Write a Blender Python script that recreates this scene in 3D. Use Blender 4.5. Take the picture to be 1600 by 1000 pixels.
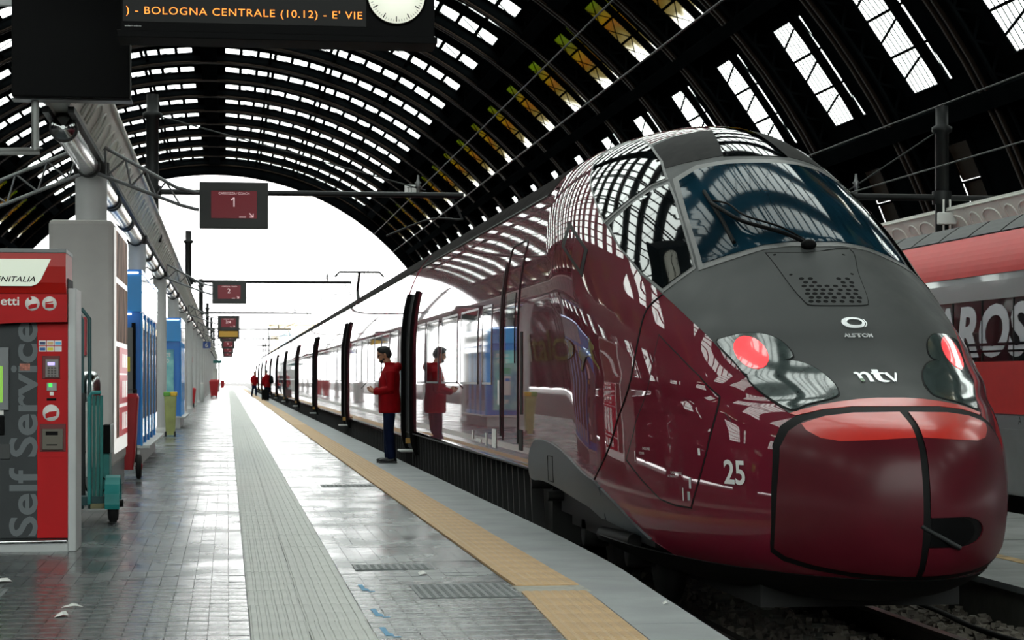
import bpy, bmesh, math, random
from math import sin, cos, tan, pi, sqrt, radians, atan2
from mathutils import Vector, Matrix
from mathutils.bvhtree import BVHTree
from mathutils.geometry import delaunay_2d_cdt
random.seed(7)
S = bpy.context.scene
C = S.collection
for o in list(bpy.data.objects): bpy.data.objects.remove(o)

# ------------------------------------------------------------------ camera, sky, exposure
# world: X to the right across the tracks, Y along the tracks away from the camera, Z up, platform top = 0
F, HORIZ, HC = 3160.0, 591.0, 1.30           # focal length in px of a 1600 px frame, horizon row, eye height
TH = math.atan(445.0 / F)                    # camera yaw to the right of the track direction
CT, ST = cos(TH), sin(TH)
cam_d = bpy.data.cameras.new('camera'); cam = bpy.data.objects.new('camera', cam_d); C.objects.link(cam)
cam.location = (0, 0, HC); cam.rotation_euler = (pi / 2, 0, -TH)
cam_d.sensor_width = 36; cam_d.lens = F / 1600 * 36; cam_d.shift_y = (HORIZ - 500) / 1600
cam_d.clip_start = .1; cam_d.clip_end = 3000
cam_d.dof.use_dof = True; cam_d.dof.focus_distance = 14.0; cam_d.dof.aperture_fstop = 9.0
S.camera = cam
wld = bpy.data.worlds.new('overcast_sky'); S.world = wld; wld.use_nodes = True
bg = wld.node_tree.nodes['Background']; bg.inputs[0].default_value = (.99, 1, .985, 1); bg.inputs[1].default_value = 1.0
S.view_settings.view_transform = 'Standard'; S.view_settings.look = 'None'
S.view_settings.gamma = 1; S.view_settings.use_curve_mapping = False
S.view_settings.exposure = 3.0

def ray(px, py):
    """direction of the view ray through a pixel of the 1600 x 1000 frame"""
    t = (px - 800) / F; w = (HORIZ - py) / F
    return Vector((CT * t + ST, CT - ST * t, w))
def at_y(px, py, y):
    d = ray(px, py); k = y / d.y; return Vector((0, 0, HC)) + d * k
def at_x(px, py, x):
    d = ray(px, py); k = x / d.x; return Vector((0, 0, HC)) + d * k
def at_z(px, py, z=0):
    d = ray(px, py); k = (z - HC) / d.z; return Vector((0, 0, HC)) + d * k
def proj(p):
    r = p[0] * CT - p[1] * ST; z = p[1] * CT + p[0] * ST
    return (800 + F * r / z, HORIZ - F * (p[2] - HC) / z, z)

# ------------------------------------------------------------------ materials
def lin(h):
    h = h.lstrip('#'); c = [int(h[i:i + 2], 16) / 255 for i in (0, 2, 4)]
    return tuple(x / 12.92 if x <= .04045 else ((x + .055) / 1.055) ** 2.4 for x in c)
MATS = {}
def mat(name, color, rough=.5, metal=0, coat=0, spec=.5, vary=0, scale=4, bump=0, bscale=40, emit=0, emit_col=None, rvary=0, stretch=None, second=None, trans=0, coat_rough=.03):
    """principled material with procedural colour variation, roughness variation and fine relief"""
    if name in MATS: return MATS[name]
    m = bpy.data.materials.new(name); m.use_nodes = True; MATS[name] = m
    nt = m.node_tree; N = nt.nodes; Lk = nt.links; b = N['Principled BSDF']
    c = lin(color) if isinstance(color, str) else color
    b.inputs['Base Color'].default_value = (*c, 1)
    b.inputs['Roughness'].default_value = rough; b.inputs['Metallic'].default_value = metal
    b.inputs['Coat Weight'].default_value = coat; b.inputs['Coat Roughness'].default_value = coat_rough
    b.inputs['Specular IOR Level'].default_value = spec
    b.inputs['Transmission Weight'].default_value = trans
    if emit:
        e = lin(emit_col or color) if isinstance(emit_col or color, str) else (emit_col or color)
        b.inputs['Emission Color'].default_value = (*e, 1); b.inputs['Emission Strength'].default_value = emit
    if vary or bump or rvary:
        tc = N.new('ShaderNodeTexCoord'); mp = N.new('ShaderNodeMapping')
        if stretch: mp.inputs['Scale'].default_value = stretch
        Lk.new(tc.outputs['Object'], mp.inputs['Vector'])
        nz = N.new('ShaderNodeTexNoise'); nz.inputs['Scale'].default_value = scale; nz.inputs['Detail'].default_value = 5
        Lk.new(mp.outputs[0], nz.inputs['Vector'])
        if vary:
            rp = N.new('ShaderNodeValToRGB')
            c2 = (lin(second) if isinstance(second, str) else second) if second else tuple(min(1, x * (1 + vary)) for x in c)
            rp.color_ramp.elements[0].position = .3; rp.color_ramp.elements[1].position = .7
            rp.color_ramp.elements[0].color = (*[x * (1 - vary) for x in c], 1); rp.color_ramp.elements[1].color = (*c2, 1)
            Lk.new(nz.outputs['Fac'], rp.inputs[0]); Lk.new(rp.outputs[0], b.inputs['Base Color'])
        if rvary:
            mr = N.new('ShaderNodeMapRange'); mr.inputs[1].default_value = .3; mr.inputs[2].default_value = .7
            mr.inputs[3].default_value = max(0, rough - rvary); mr.inputs[4].default_value = min(1, rough + rvary)
            Lk.new(nz.outputs['Fac'], mr.inputs[0]); Lk.new(mr.outputs[0], b.inputs['Roughness'])
        if bump:
            n2 = N.new('ShaderNodeTexNoise'); n2.inputs['Scale'].default_value = bscale; n2.inputs['Detail'].default_value = 4
            Lk.new(mp.outputs[0], n2.inputs['Vector'])
            bp = N.new('ShaderNodeBump'); bp.inputs['Strength'].default_value = bump; bp.inputs['Distance'].default_value = .01
            Lk.new(n2.outputs['Fac'], bp.inputs['Height']); Lk.new(bp.outputs[0], b.inputs['Normal'])
    return m
def pane_mat(name, ramp=None, tint=(.9, .94, .92), z0=22, z1=26, body=.12, gain=.30, base=(.25, .26, .25)):
    """old wired roof glass: mostly see-through, a little dirt and gloss; ramp = coloured glass by height"""
    m = bpy.data.materials.new(name); m.use_nodes = True; MATS[name] = m
    nt = m.node_tree; N = nt.nodes; Lk = nt.links; N.clear()
    out = N.new('ShaderNodeOutputMaterial'); tr = N.new('ShaderNodeBsdfTransparent'); gl = N.new('ShaderNodeBsdfPrincipled')
    gl.inputs['Base Color'].default_value = (*base, 1); gl.inputs['Roughness'].default_value = .2
    mx = N.new('ShaderNodeMixShader'); mx.inputs[0].default_value = body
    tr.inputs[0].default_value = (*tint, 1)
    if ramp:
        g = N.new('ShaderNodeNewGeometry'); sp = N.new('ShaderNodeSeparateXYZ'); mr = N.new('ShaderNodeMapRange')
        nz = N.new('ShaderNodeTexNoise'); nz.inputs['Scale'].default_value = .22; nz.inputs['Detail'].default_value = 3
        ad = N.new('ShaderNodeMath'); ad.operation = 'MULTIPLY_ADD'; ad.inputs[1].default_value = 2.4
        Lk.new(g.outputs['Position'], sp.inputs[0]); Lk.new(g.outputs['Position'], nz.inputs['Vector'])
        Lk.new(nz.outputs['Fac'], ad.inputs[0]); Lk.new(sp.outputs['Z'], ad.inputs[2])
        mr.inputs[1].default_value = z0 + 1.2; mr.inputs[2].default_value = z1 + 1.2
        Lk.new(ad.outputs[0], mr.inputs[0])
        rp = N.new('ShaderNodeValToRGB'); el = rp.color_ramp.elements
        for i, (p, c) in enumerate(ramp):
            e = el[i] if i < 2 else el.new(p)
            e.position = p; e.color = (*[x * (1 if p == 0 else gain) for x in lin(c)], 1)
        Lk.new(mr.outputs[0], rp.inputs[0]); Lk.new(rp.outputs[0], tr.inputs[0])
    Lk.new(tr.outputs[0], mx.inputs[1]); Lk.new(gl.outputs[0], mx.inputs[2]); Lk.new(mx.outputs[0], out.inputs[0])
    return m

# ------------------------------------------------------------------ mesh helpers
OFF = {}
def tag(o, label=None, cat=None, group=None, kind=None):
    if label: o['label'] = label
    if cat: o['category'] = cat
    if group: o['group'] = group
    if kind: o['kind'] = kind
    return o
def empty(name, loc, label=None, cat=None, group=None, kind=None):
    o = bpy.data.objects.new(name, None); C.objects.link(o); o.location = loc; o.empty_display_size = .1
    OFF[o] = Vector(loc); return tag(o, label, cat, group, kind)
def link(name, me, parent=None, loc=None):
    o = bpy.data.objects.new(name, me); C.objects.link(o)
    if loc is not None: o.location = loc
    if parent is not None: o.parent = parent; OFF[o] = OFF[parent]
    else: OFF[o] = Vector(loc) if loc is not None else Vector((0, 0, 0))
    return o
def copy_tree(o, parent=None):
    c = o.copy(); C.objects.link(c); c.parent = parent; OFF[c] = OFF[o]
    for ch in [x for x in bpy.data.objects if x.parent == o]: copy_tree(ch, c)
    return c
class MB:
    def __init__(s): s.v = []; s.f = []; s.s = []
    def add(s, v, f, smooth=False, M=None):
        b = len(s.v)
        s.v += [(M @ Vector(p)) if M else Vector(p) for p in v]
        s.f += [tuple(i + b for i in q) for q in f]; s.s += [smooth] * len(f); return s
    def box(s, x0, x1, y0, y1, z0, z1, M=None):
        return s.add([(x0, y0, z0), (x1, y0, z0), (x1, y1, z0), (x0, y1, z0), (x0, y0, z1), (x1, y0, z1), (x1, y1, z1), (x0, y1, z1)],
                     [(0, 3, 2, 1), (4, 5, 6, 7), (0, 1, 5, 4), (1, 2, 6, 5), (2, 3, 7, 6), (3, 0, 4, 7)], M=M)
    def loft(s, rings, caps=True, smooth=True, closed=True):
        n = len(rings[0]); v = [p for r in rings for p in r]; f = []
        for i in range(len(rings) - 1):
            for j in range(n if closed else n - 1):
                k = (j + 1) % n
                f.append((i * n + j, i * n + k, (i + 1) * n + k, (i + 1) * n + j))
        s.add(v, f, smooth)
        if caps and closed:
            s.add(rings[0], [tuple(range(n))[::-1]]); s.add(rings[-1], [tuple(range(n))])
        return s
    def path(s, pts, r, n=8, caps=True, smooth=True):
        pts = [Vector(p) for p in pts]; rings = []
        rr = r if isinstance(r, (list, tuple)) else [r] * len(pts)
        nrm = None
        for i, p in enumerate(pts):
            d = (pts[min(i + 1, len(pts) - 1)] - pts[max(i - 1, 0)]).normalized()
            if nrm is None:
                nrm = d.orthogonal().normalized()
            nrm = (nrm - d * nrm.dot(d)).normalized(); b = d.cross(nrm)
            rings.append([p + (nrm * cos(2 * pi * k / n) + b * sin(2 * pi * k / n)) * rr[i] for k in range(n)])
        return s.loft(rings, caps, smooth)
    def tube(s, a, b, r, r2=None, n=8): return s.path([a, b], [r, r if r2 is None else r2], n)
    def bar(s, a, b, w, h=None):
        """square bar from a to b"""
        a = Vector(a); b = Vector(b); h = h or w; d = (b - a).normalized()
        up = Vector((0, 0, 1)) if abs(d.z) < .95 else Vector((0, 1, 0))
        x = d.cross(up).normalized(); z = x.cross(d)
        r = [[p + x * (w / 2 * i) + z * (h / 2 * j) for i, j in ((-1, -1), (1, -1), (1, 1), (-1, 1))] for p in (a, b)]
        return s.loft(r, True, False)
    def lathe(s, prof, c=(0, 0, 0), n=20, axis='z', caps=True):
        c = Vector(c); rings = []
        for r, h in prof:
            ring = []
            for k in range(n):
                a = 2 * pi * k / n; x, y = r * cos(a), r * sin(a)
                ring.append(c + (Vector((x, y, h)) if axis == 'z' else Vector((h, x, y)) if axis == 'x' else Vector((y, h, x))))
            rings.append(ring)
        return s.loft(rings, caps, True)
    def prism(s, poly, a, b, plane='xz'):
        """2-D polygon pushed between a and b along the axis that is missing from plane"""
        def P(q, t): return {'xz': (q[0], t, q[1]), 'yz': (t, q[0], q[1]), 'xy': (q[0], q[1], t)}[plane]
        return s.loft([[P(q, a) for q in poly], [P(q, b) for q in poly]], True, False)
    def ell(s, c, r, nu=14, nv=8, M=None):
        c = Vector(c); rings = []
        for i in range(nv + 1):
            t = pi * i / nv - pi / 2; q = max(.02, cos(t))
            rings.append([c + Vector((r[0] * q * cos(2 * pi * k / nu), r[1] * q * sin(2 * pi * k / nu), r[2] * sin(t))) for k in range(nu)])
        if M: rings = [[M @ p for p in g] for g in rings]
        return s.loft(rings, True, True)
    def mesh(s, name, m=None, off=Vector((0, 0, 0)), fix=True):
        me = bpy.data.meshes.new(name); me.from_pydata([tuple(p - off) for p in s.v], [], s.f)
        me.polygons.foreach_set('use_smooth', s.s)
        if fix:
            bm = bmesh.new(); bm.from_mesh(me); bmesh.ops.recalc_face_normals(bm, faces=bm.faces); bm.to_mesh(me); bm.free()
        if m: me.materials.append(m)
        me.update(); return me
    def build(s, name, m, parent=None, bevel=0, loc=None, fix=True):
        off = OFF[parent] if parent is not None else (Vector(loc) if loc is not None else Vector((0, 0, 0)))
        me = s.mesh(name, m, off, fix)
        o = link(name, me, parent, loc)
        if bevel:
            md = o.modifiers.new('bevel', 'BEVEL'); md.width = bevel; md.segments = 2; md.limit_method = 'ANGLE'
        return o
def text_mesh(txt, size=1, shear=0, extrude=0, bold=0, space=1, align='LEFT'):
    """verts, faces of lettering in the xy plane (the built-in font)"""
    cu = bpy.data.curves.new('lettering', 'FONT'); cu.body = txt; cu.size = size; cu.shear = shear
    cu.extrude = extrude; cu.offset = bold; cu.space_character = space; cu.align_x = align; cu.resolution_u = 4
    ob = bpy.data.objects.new('lettering', cu); C.objects.link(ob)
    dg = bpy.context.evaluated_depsgraph_get(); me = bpy.data.meshes.new_from_object(ob.evaluated_get(dg))
    v = [Vector(p.co) for p in me.vertices]; f = [tuple(p.vertices) for p in me.polygons]
    bpy.data.objects.remove(ob); bpy.data.curves.remove(cu); bpy.data.meshes.remove(me)
    return v, f
def fit_text(txt, w=None, h=None, **k):
    """lettering scaled into a w x h rectangle whose lower left corner is the origin"""
    v, f = text_mesh(txt, **k)
    x0 = min(p.x for p in v); x1 = max(p.x for p in v); y0 = min(p.y for p in v); y1 = max(p.y for p in v)
    sx = w / (x1 - x0) if w else None; sy = h / (y1 - y0) if h else None
    sx = sx or sy; sy = sy or sx
    return [Vector(((p.x - x0) * sx, (p.y - y0) * sy, p.z)) for p in v], f
def frame(o, ux, uy):
    """matrix that puts xy drawings at o with axes ux, uy"""
    ux = Vector(ux).normalized(); uy = Vector(uy).normalized(); n = ux.cross(uy)
    return Matrix(((ux.x, uy.x, n.x, o[0]), (ux.y, uy.y, n.y, o[1]), (ux.z, uy.z, n.z, o[2]), (0, 0, 0, 1)))
FRONT = lambda x, y, z: frame((x, y, z), (1, 0, 0), (0, 0, 1))        # faces the camera (-Y)
def spline(pts, n=6, closed=False):
    """Catmull-Rom through points of any dimension"""
    P = [tuple(p) for p in pts]; out = []; m = len(P)
    for i in range(m if closed else m - 1):
        p0 = P[(i - 1) % m] if closed or i > 0 else P[0]; p1 = P[i]; p2 = P[(i + 1) % m]
        p3 = P[(i + 2) % m] if closed or i + 2 < m else P[-1]
        for k in range(n):
            t = k / n
            out.append(tuple(.5 * ((2 * b) + (c - a) * t + (2 * a - 5 * b + 4 * c - d) * t * t + (-a + 3 * b - 3 * c + d) * t ** 3) for a, b, c, d in zip(p0, p1, p2, p3)))
    if not closed: out.append(P[-1])
    return out
def interp(tab, x):
    """smooth (monotone cubic) table lookup"""
    n = len(tab)
    if x <= tab[0][0]: return tab[0][1]
    if x >= tab[-1][0]: return tab[-1][1]
    def slope(i):
        if i <= 0: return (tab[1][1] - tab[0][1]) / (tab[1][0] - tab[0][0])
        if i >= n - 1: return (tab[-1][1] - tab[-2][1]) / (tab[-1][0] - tab[-2][0])
        a = (tab[i][1] - tab[i - 1][1]) / (tab[i][0] - tab[i - 1][0]); b = (tab[i + 1][1] - tab[i][1]) / (tab[i + 1][0] - tab[i][0])
        return 0 if a * b <= 0 else 2 * a * b / (a + b)
    for i in range(n - 1):
        if x <= tab[i + 1][0]:
            h = tab[i + 1][0] - tab[i][0]; t = (x - tab[i][0]) / h
            return ((2 * t ** 3 - 3 * t * t + 1) * tab[i][1] + (t ** 3 - 2 * t * t + t) * h * slope(i)
                    + (-2 * t ** 3 + 3 * t * t) * tab[i + 1][1] + (t ** 3 - t * t) * h * slope(i + 1))
# ------------------------------------------------------------------ shared materials
M_paver = mat('grey_polished_pavers', '#424648', .25, vary=.22, scale=1.3, rvary=.10, bump=.10, bscale=30, spec=.6)
M_joint = mat('dark_paver_joint', '#3b3e3f', .45)
M_tact = mat('pale_tactile_slab', '#b0b1ac', .55, vary=.12, scale=2.2, bump=.15, bscale=60)
M_yel = mat('yellow_tactile_slab', '#b8966a', .6, vary=.13, scale=1.7, bump=.15, bscale=60)
M_coping = mat('grey_stone_coping', '#8a8e8f', .6, vary=.14, scale=2, bump=.2, bscale=50)
M_conc = mat('weathered_concrete', '#6e7170', .8, vary=.3, scale=1.5, bump=.4, bscale=14)
M_wallc = mat('stained_platform_wall', '#4b4b44', .9, vary=.4, scale=2.5, bump=.5, bscale=12)
M_bed = mat('dark_track_bed', '#262523', .95, vary=.4, scale=6, bump=.6, bscale=20)
M_stone = mat('ballast_stone', '#5e5850', .9, vary=.4, scale=8)
M_rail = mat('worn_rail_steel', '#4a4440', .35, metal=.8, vary=.2, scale=5)
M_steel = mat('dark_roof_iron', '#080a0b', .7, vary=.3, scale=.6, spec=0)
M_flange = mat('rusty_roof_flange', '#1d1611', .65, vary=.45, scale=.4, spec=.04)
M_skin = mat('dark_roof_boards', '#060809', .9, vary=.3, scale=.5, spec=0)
M_pane = pane_mat('wired_roof_glass')
M_colour = pane_mat('coloured_roof_glass', [(0, '#f4f4ee'), (1, '#9db03c'), (.14, '#d2c9a6'), (.34, '#b0a066'), (.5, '#bd9448'), (.66, '#c4ac44'), (.85, '#9c9a40')], z0=22.3, z1=25.6)
M_dirty = pane_mat('brown_dirty_glass', tint=(.02, .012, .007), body=.5, base=(.02, .013, .008))
M_dark = mat('near_black_metal', '#090a0b', .5, spec=.25)
M_black = mat('matt_black', '#030304', .7, spec=.12)
M_canopy = mat('pale_grey_painted_canopy', '#d9d9d3', .5, vary=.10, scale=1.2, bump=.1)
M_col = mat('grey_painted_column', '#b8b8b8', .45, vary=.06, scale=2)
M_chrome = mat('brushed_stainless', '#b9babb', .18, metal=1, rvary=.08, scale=8)
M_tube = mat('galvanised_tube', '#6f7071', .4, metal=.6, vary=.1)
M_mast = mat('dark_catenary_mast', '#0b0d0e', .5, vary=.2, spec=.25)

# ------------------------------------------------------------------ the left platform
EDGE = [(-30, 1.2), (-5, 1.75), (0, 2.0), (5, 2.24), (9.9, 2.48), (12, 2.58), (14.1, 2.68), (18, 2.72), (30, 2.72), (330, 2.70)]
def edge(y): return interp(EDGE, y)
fl = empty('floor', (0, 20, 0), kind='structure')
YS = [-30, -20, -10, -5, 0, 3, 6, 8, 10, 12, 14, 16, 18, 30, 60, 120, 330]
m = MB()                                           # slab under the paving, with its side walls
top = [(edge(y) - .03, y) for y in YS] + [(-5.9, 330), (-5.9, -30)]
m.prism(top, -.75, -.012, 'xy'); m.build('platform_slab', M_joint, fl)
# pavers as far as their joints can be told apart
def paver(m, x, y, w, l, px, py, dz):
    a, b = w / 2 - .0015, l / 2 - .0015
    v = [(x + sx * a, y + sy * b, dz + sx * a * px + sy * b * py) for sx, sy in ((-1, -1), (1, -1), (1, 1), (-1, 1))]
    m.add(v + [(p[0], p[1], -.012) for p in v], [(0, 1, 2, 3), (0, 4, 5, 1), (1, 5, 6, 2), (2, 6, 7, 3), (3, 7, 4, 0)])
pv = MB(); near = []; PW, PL = .105, .21
xs_l = [(-4.6, .115), (.745, 1.765)]
r = 0; y = 8.0
while y < 62:
    rp = random.gauss(0, .0030)
    for x0, x1 in xs_l:
        n = int((x1 - x0) / PW); w = (x1 - x0) / n
        for i in range(n):
            x = x0 + (i + .5) * w
            rec = (x, y + PL / 2, w, PL, random.gauss(0, .0035), rp + random.gauss(0, .0022), random.uniform(-.0012, 0))
            px, py, _ = proj((x, y, 0))
            if -20 < px < 1000 and py < 1005 and len(near) < 300 and y > 9.6: near.append(rec)
            else: paver(pv, *rec)
    y += PL
po = pv.build('paver_field', M_paver, fl, fix=False); tag(po, kind='stuff')
m1 = MB(); paver(m1, 0, 0, .105, PL, 0, 0, 0); me1 = m1.mesh('paver', M_paver, fix=False)
for x, y, w, l, px, py, dz in near:
    o = link('paver', me1, fl, (x, y - 20, dz)); o.rotation_euler = (math.atan(py), -math.atan(px), 0); o.scale = (w / .105, 1, 1)
m = MB()                                           # the same paving further away, joints below sight
m.add([(-5.9, 62, -.001), (1.765, 62, -.001), (1.765, 330, -.001), (-5.9, 330, -.001)], [(0, 1, 2, 3)])
m.add([(-5.9, -30, -.001), (1.72, -30, -.001), (1.72, 8, -.001), (-5.9, 8, -.001)], [(0, 1, 2, 3)])
m.add([(-5.9, 8, -.001), (-4.6, 8, -.001), (-4.6, 62, -.001), (-5.9, 62, -.001)], [(0, 1, 2, 3)])
m.build('far_paving', M_paver, fl)
# pale tactile guide strip: two rows of grooved slabs, then a joined run in the distance
def grooved(m, x0, x1, y0, y1, ribs, h=.010, rib=.005, base=-.01):
    m.box(x0, x1, y0, y1, base, h - rib)
    n = ribs; w = (x1 - x0) / n
    for k in range(n):
        a = x0 + (k + .22) * w; b = x0 + (k + .78) * w
        m.add([(a - .004, y0, h - rib), (a, y0, h), (b, y0, h), (b + .004, y0, h - rib), (a - .004, y1, h - rib), (a, y1, h), (b, y1, h), (b + .004, y1, h - rib)],
              [(0, 1, 5, 4), (1, 2, 6, 5), (2, 3, 7, 6), (0, 3, 2, 1), (4, 5, 6, 7)])
for x0, x1, ribs in ((.12, .412, 6), (.416, .74, 6)):
    m = MB(); grooved(m, x0, x1, -.1994, .1994, ribs); me = m.mesh('tactile_slab', M_tact, fix=False)
    for i in range(125):
        yy = 4.2 + .4 * i
        o = link('tactile_slab', me, fl, (random.uniform(-.002, .002), yy - 20, random.uniform(-.0015, .0005)))
m = MB(); grooved(m, .12, .74, 54.1, 330, 12)
m.build('tactile_strip_far', M_tact, fl)
# yellow safety strip along the edge: studded slabs
def studded(m, x0, x1, y0, y1, nx=7, ny=7, h=.011):
    m.box(x0, x1, y0, y1, -.01, h - .004)
    wx = (x1 - x0) / nx; wy = (y1 - y0) / ny
    for i in range(nx):
        for j in range(ny):
            cx = x0 + (i + .5) * wx; cy = y0 + (j + .5) * wy; a = wx * .36; b = wy * .36; c = .62
            m.add([(cx - a, cy - b, h - .004), (cx + a, cy - b, h - .004), (cx + a, cy + b, h - .004), (cx - a, cy + b, h - .004),
                   (cx - a * c, cy - b * c, h), (cx + a * c, cy - b * c, h), (cx + a * c, cy + b * c, h), (cx - a * c, cy + b * c, h)],
                  [(4, 5, 6, 7), (0, 1, 5, 4), (1, 2, 6, 5), (2, 3, 7, 6), (3, 0, 4, 7)])
m = MB(); studded(m, -.2, .2, -.199, .199); me_y = m.mesh('safety_slab', M_yel, fix=False)
for i in range(110):
    yy = 12.72 + .4 * i
    link('safety_slab', me_y, fl, (1.985 + random.uniform(-.002, .002), yy - 20, random.uniform(-.001, .001)))
ang = math.atan2(.10, 2.25)
for i in range(24):                                # nearer run, laid at a slight angle beyond a mortar gap
    o = link('safety_slab', me_y, fl, (1.972 - sin(ang) * (.2 + .4 * i), 12.17 - cos(ang) * (.2 + .4 * i) - 20, -.002)); o.rotation_euler.z = -ang
m = MB(); m.box(1.76, 2.20, 12.15, 12.53, -.012, .001); m.build('mortar_gap', mat('pale_mortar', '#a5a298', .9, vary=.2, scale=12, bump=.4), fl)
m = MB(); m.box(1.785, 2.185, 56.5, 330, -.01, .009); m.build('safety_strip_far', M_yel, fl)
# stone copings along the edge
yy = 3.0
while yy < 72:
    l = 1.25; m = MB()
    def inner(y): return 2.19 if y > 12.5 else 2.185 - (12.17 - min(y, 12.17)) * tan(ang)
    a, b = yy + .004, yy + l - .004
    m.prism([(inner(a), a), (edge(a), a), (edge((a + b) / 2), (a + b) / 2), (edge(b), b), (inner(b), b)], -.16, 0, 'xy')
    m.build('coping_stone', M_coping, fl, bevel=.006); yy += l
m = MB(); m.prism([(2.19, 72), (2.715, 72), (2.70, 330), (2.19, 330)], -.16, 0, 'xy'); m.build('coping_far', M_coping, fl)
m = MB(); m.prism([(edge(y) - .62, y) for y in (-30, -10, 0, 3)] + [(edge(y), y) for y in (3, 0, -10, -30)], -.16, -.001, 'xy'); m.build('coping_near', M_coping, fl)
m = MB(); m.prism([(edge(y) - .06, y) for y in YS] + [(edge(y) - .1, y) for y in YS[::-1]], -.75, -.16, 'xy'); m.build('edge_wall', M_wallc, fl)

# ------------------------------------------------------------------ ground, track bed and the low platform between the trains
m = MB(); m.box(-60, 60, -40, 900, -1.0, -.74); tag(m.build('track_bed', M_bed), kind='structure')
p2 = empty('platform_low', (7.5, 20, -.26), kind='structure')
m = MB(); m.box(5.9, 9.05, -30, 330, -.75, -.27); m.build('platform_wall', M_wallc, p2)
yy = 2.0
m = MB(); m.box(5.86, 6.75, -.72, .72, -.05, 0)
me_s = m.mesh('concrete_slab', M_conc); m = MB(); m.box(6.76, 9.05, -.72, .72, -.05, -.002); me_t = m.mesh('concrete_slab', M_conc)
while yy < 60:
    for me in (me_s, me_t):
        o = link('concrete_slab', me, p2, (-7.5, yy - 20, random.uniform(-.003, .003)))
    yy += 1.45
m = MB(); m.box(5.86, 9.05, 60, 330, -.31, -.26); m.box(5.86, 9.05, -30, 1.2, -.31, -.26); m.build('concrete_far', M_conc, p2)
M_worn = mat('worn_yellow_line', '#8a7a58', .8, vary=.5, scale=5, second='#b08a50')
m = MB(); m.box(6.62, 6.76, 2, 120, -.26, -.2565); m.build('yellow_line', M_worn, p2)
TC = 4.27                                          # centre of the wine red train's track
def rail_mesh(x, y0, y1):
    m = MB(); m.prism([(x - .07, -.68), (x + .07, -.68), (x + .02, -.65), (x + .02, -.54), (x + .036, -.53), (x + .036, -.5), (x - .036, -.5), (x - .036, -.53), (x - .02, -.54), (x - .02, -.65)], y0, y1, 'xz')
    return m
for k, tx in enumerate((TC, 10.95, -8.2)):
    t = empty('railway_track', (tx, 20, -.74), ('steel track under the wine red train', 'steel track under the red and grey train', 'empty steel track left of the platform')[k], 'track')
    for s in (-1, 1):
        rail_mesh(tx + s * .7525, -30, 420).build('rail', M_rail, t)
    ms = MB(); ms.prism([(-1.25, -.02), (1.25, -.02), (1.2, .16), (.4, .14), (-.4, .14), (-1.2, .16)], -.13, .13, 'xz')
    mes = ms.mesh('sleeper', mat('concrete_sleeper', '#55534c', .9, vary=.3))
    for i in range(70):
        link('sleeper', mes, t, (0, -26 + i * .62 + (0 if k == 0 else 12), -.08))
st = MB()                                          # loose ballast beside the rails
for i in range(5200):
    y = 8 + 26 * random.random() ** 1.6; x = random.choice((random.uniform(5.16, 5.86), random.uniform(5.16, 5.86), random.uniform(3.65, 4.9)))
    q = random.uniform(.018, .042); c = Vector((x, y, -.72 + random.uniform(0, .05) + (.1 if 5.06 < x else .03)))
    R3 = Matrix.Rotation(random.uniform(0, 6.28), 3, 'Z') @ Matrix.Rotation(random.uniform(0, 3), 3, 'X')
    v = [c + R3 @ Vector((q * a * random.uniform(.7, 1.2), q * b * random.uniform(.6, 1.1), q * d * random.uniform(.5, .9))) for a, b, d in ((-1, -1, -1), (1, -1, -1), (1, 1, -1), (-1, 1, -1), (-.7, -.7, 1), (.8, -.7, 1), (.7, .8, 1), (-.8, .6, 1))]
    st.add(v, [(0, 3, 2, 1), (4, 5, 6, 7), (0, 1, 5, 4), (1, 2, 6, 5), (2, 3, 7, 6), (3, 0, 4, 7)])
tag(st.build('ballast', M_stone, fix=False), 'grey stone ballast between the rail and the low platform', 'ballast', kind='stuff')
m = MB(); m.path(spline([(5.45, 8, -.53), (5.5, 12, -.525), (5.42, 14, -.53), (5.56, 16, -.525), (5.5, 20, -.53), (5.6, 40, -.6)], 6), .022, 8)
tag(m.build('lineside_cable', M_black), 'black cable lying on the ballast beside the rail', 'cable')

# ------------------------------------------------------------------ the vaulted iron and glass roof
XC, ZC, RV, BAY, YEND = -1.85, -5.4, 39.9, 12.6, 310.0
def vp(a, y, r=RV): return Vector((XC + r * sin(a), y, ZC + r * cos(a)))
D = radians
TIERS = [(D(2.2), D(34.6), 13), (D(38.9), D(46.4), 3), (D(50.6), D(59.5), 3), (D(63.5), D(72), 3)]
ce = empty('ceiling', (XC, 140, ZC + RV), kind='structure')
CO = OFF[ce]
NB = 28
def arch(m, y0, y1, r0, r1, a0=D(-82.2), a1=D(82.2), n=56):
    rings = []
    for i in range(n + 1):
        a = a0 + (a1 - a0) * i / n
        rings.append([vp(a, y0, r0), vp(a, y1, r0), vp(a, y1, r1), vp(a, y0, r1)])
    m.loft(rings, True, True)
def band(m, y0, y1, a0, a1, r=RV, t=.1, n=8):
    arch(m, y0, y1, r, r + t, a0, a1, n)
def copies(name, me, ys, parent=ce):
    for y in ys: link(name, me, parent, (0, y - 140 + CO.y - OFF[parent].y, 0))
def about(m): # mesh whose origin is the crown point at y=0
    return m
ribY = [YEND - BAY * k for k in range(NB)]
off0 = Vector((CO.x, 0, CO.z))
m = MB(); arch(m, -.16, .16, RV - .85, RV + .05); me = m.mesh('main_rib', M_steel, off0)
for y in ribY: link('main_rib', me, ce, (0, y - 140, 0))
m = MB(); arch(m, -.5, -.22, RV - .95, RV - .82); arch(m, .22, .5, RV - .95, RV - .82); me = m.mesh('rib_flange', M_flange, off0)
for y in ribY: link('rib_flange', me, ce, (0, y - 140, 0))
m = MB(); arch(m, -.08, .08, RV - .14, RV + .05, D(-36), D(36), 24); me = m.mesh('crown_rib', M_steel, off0)
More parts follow.
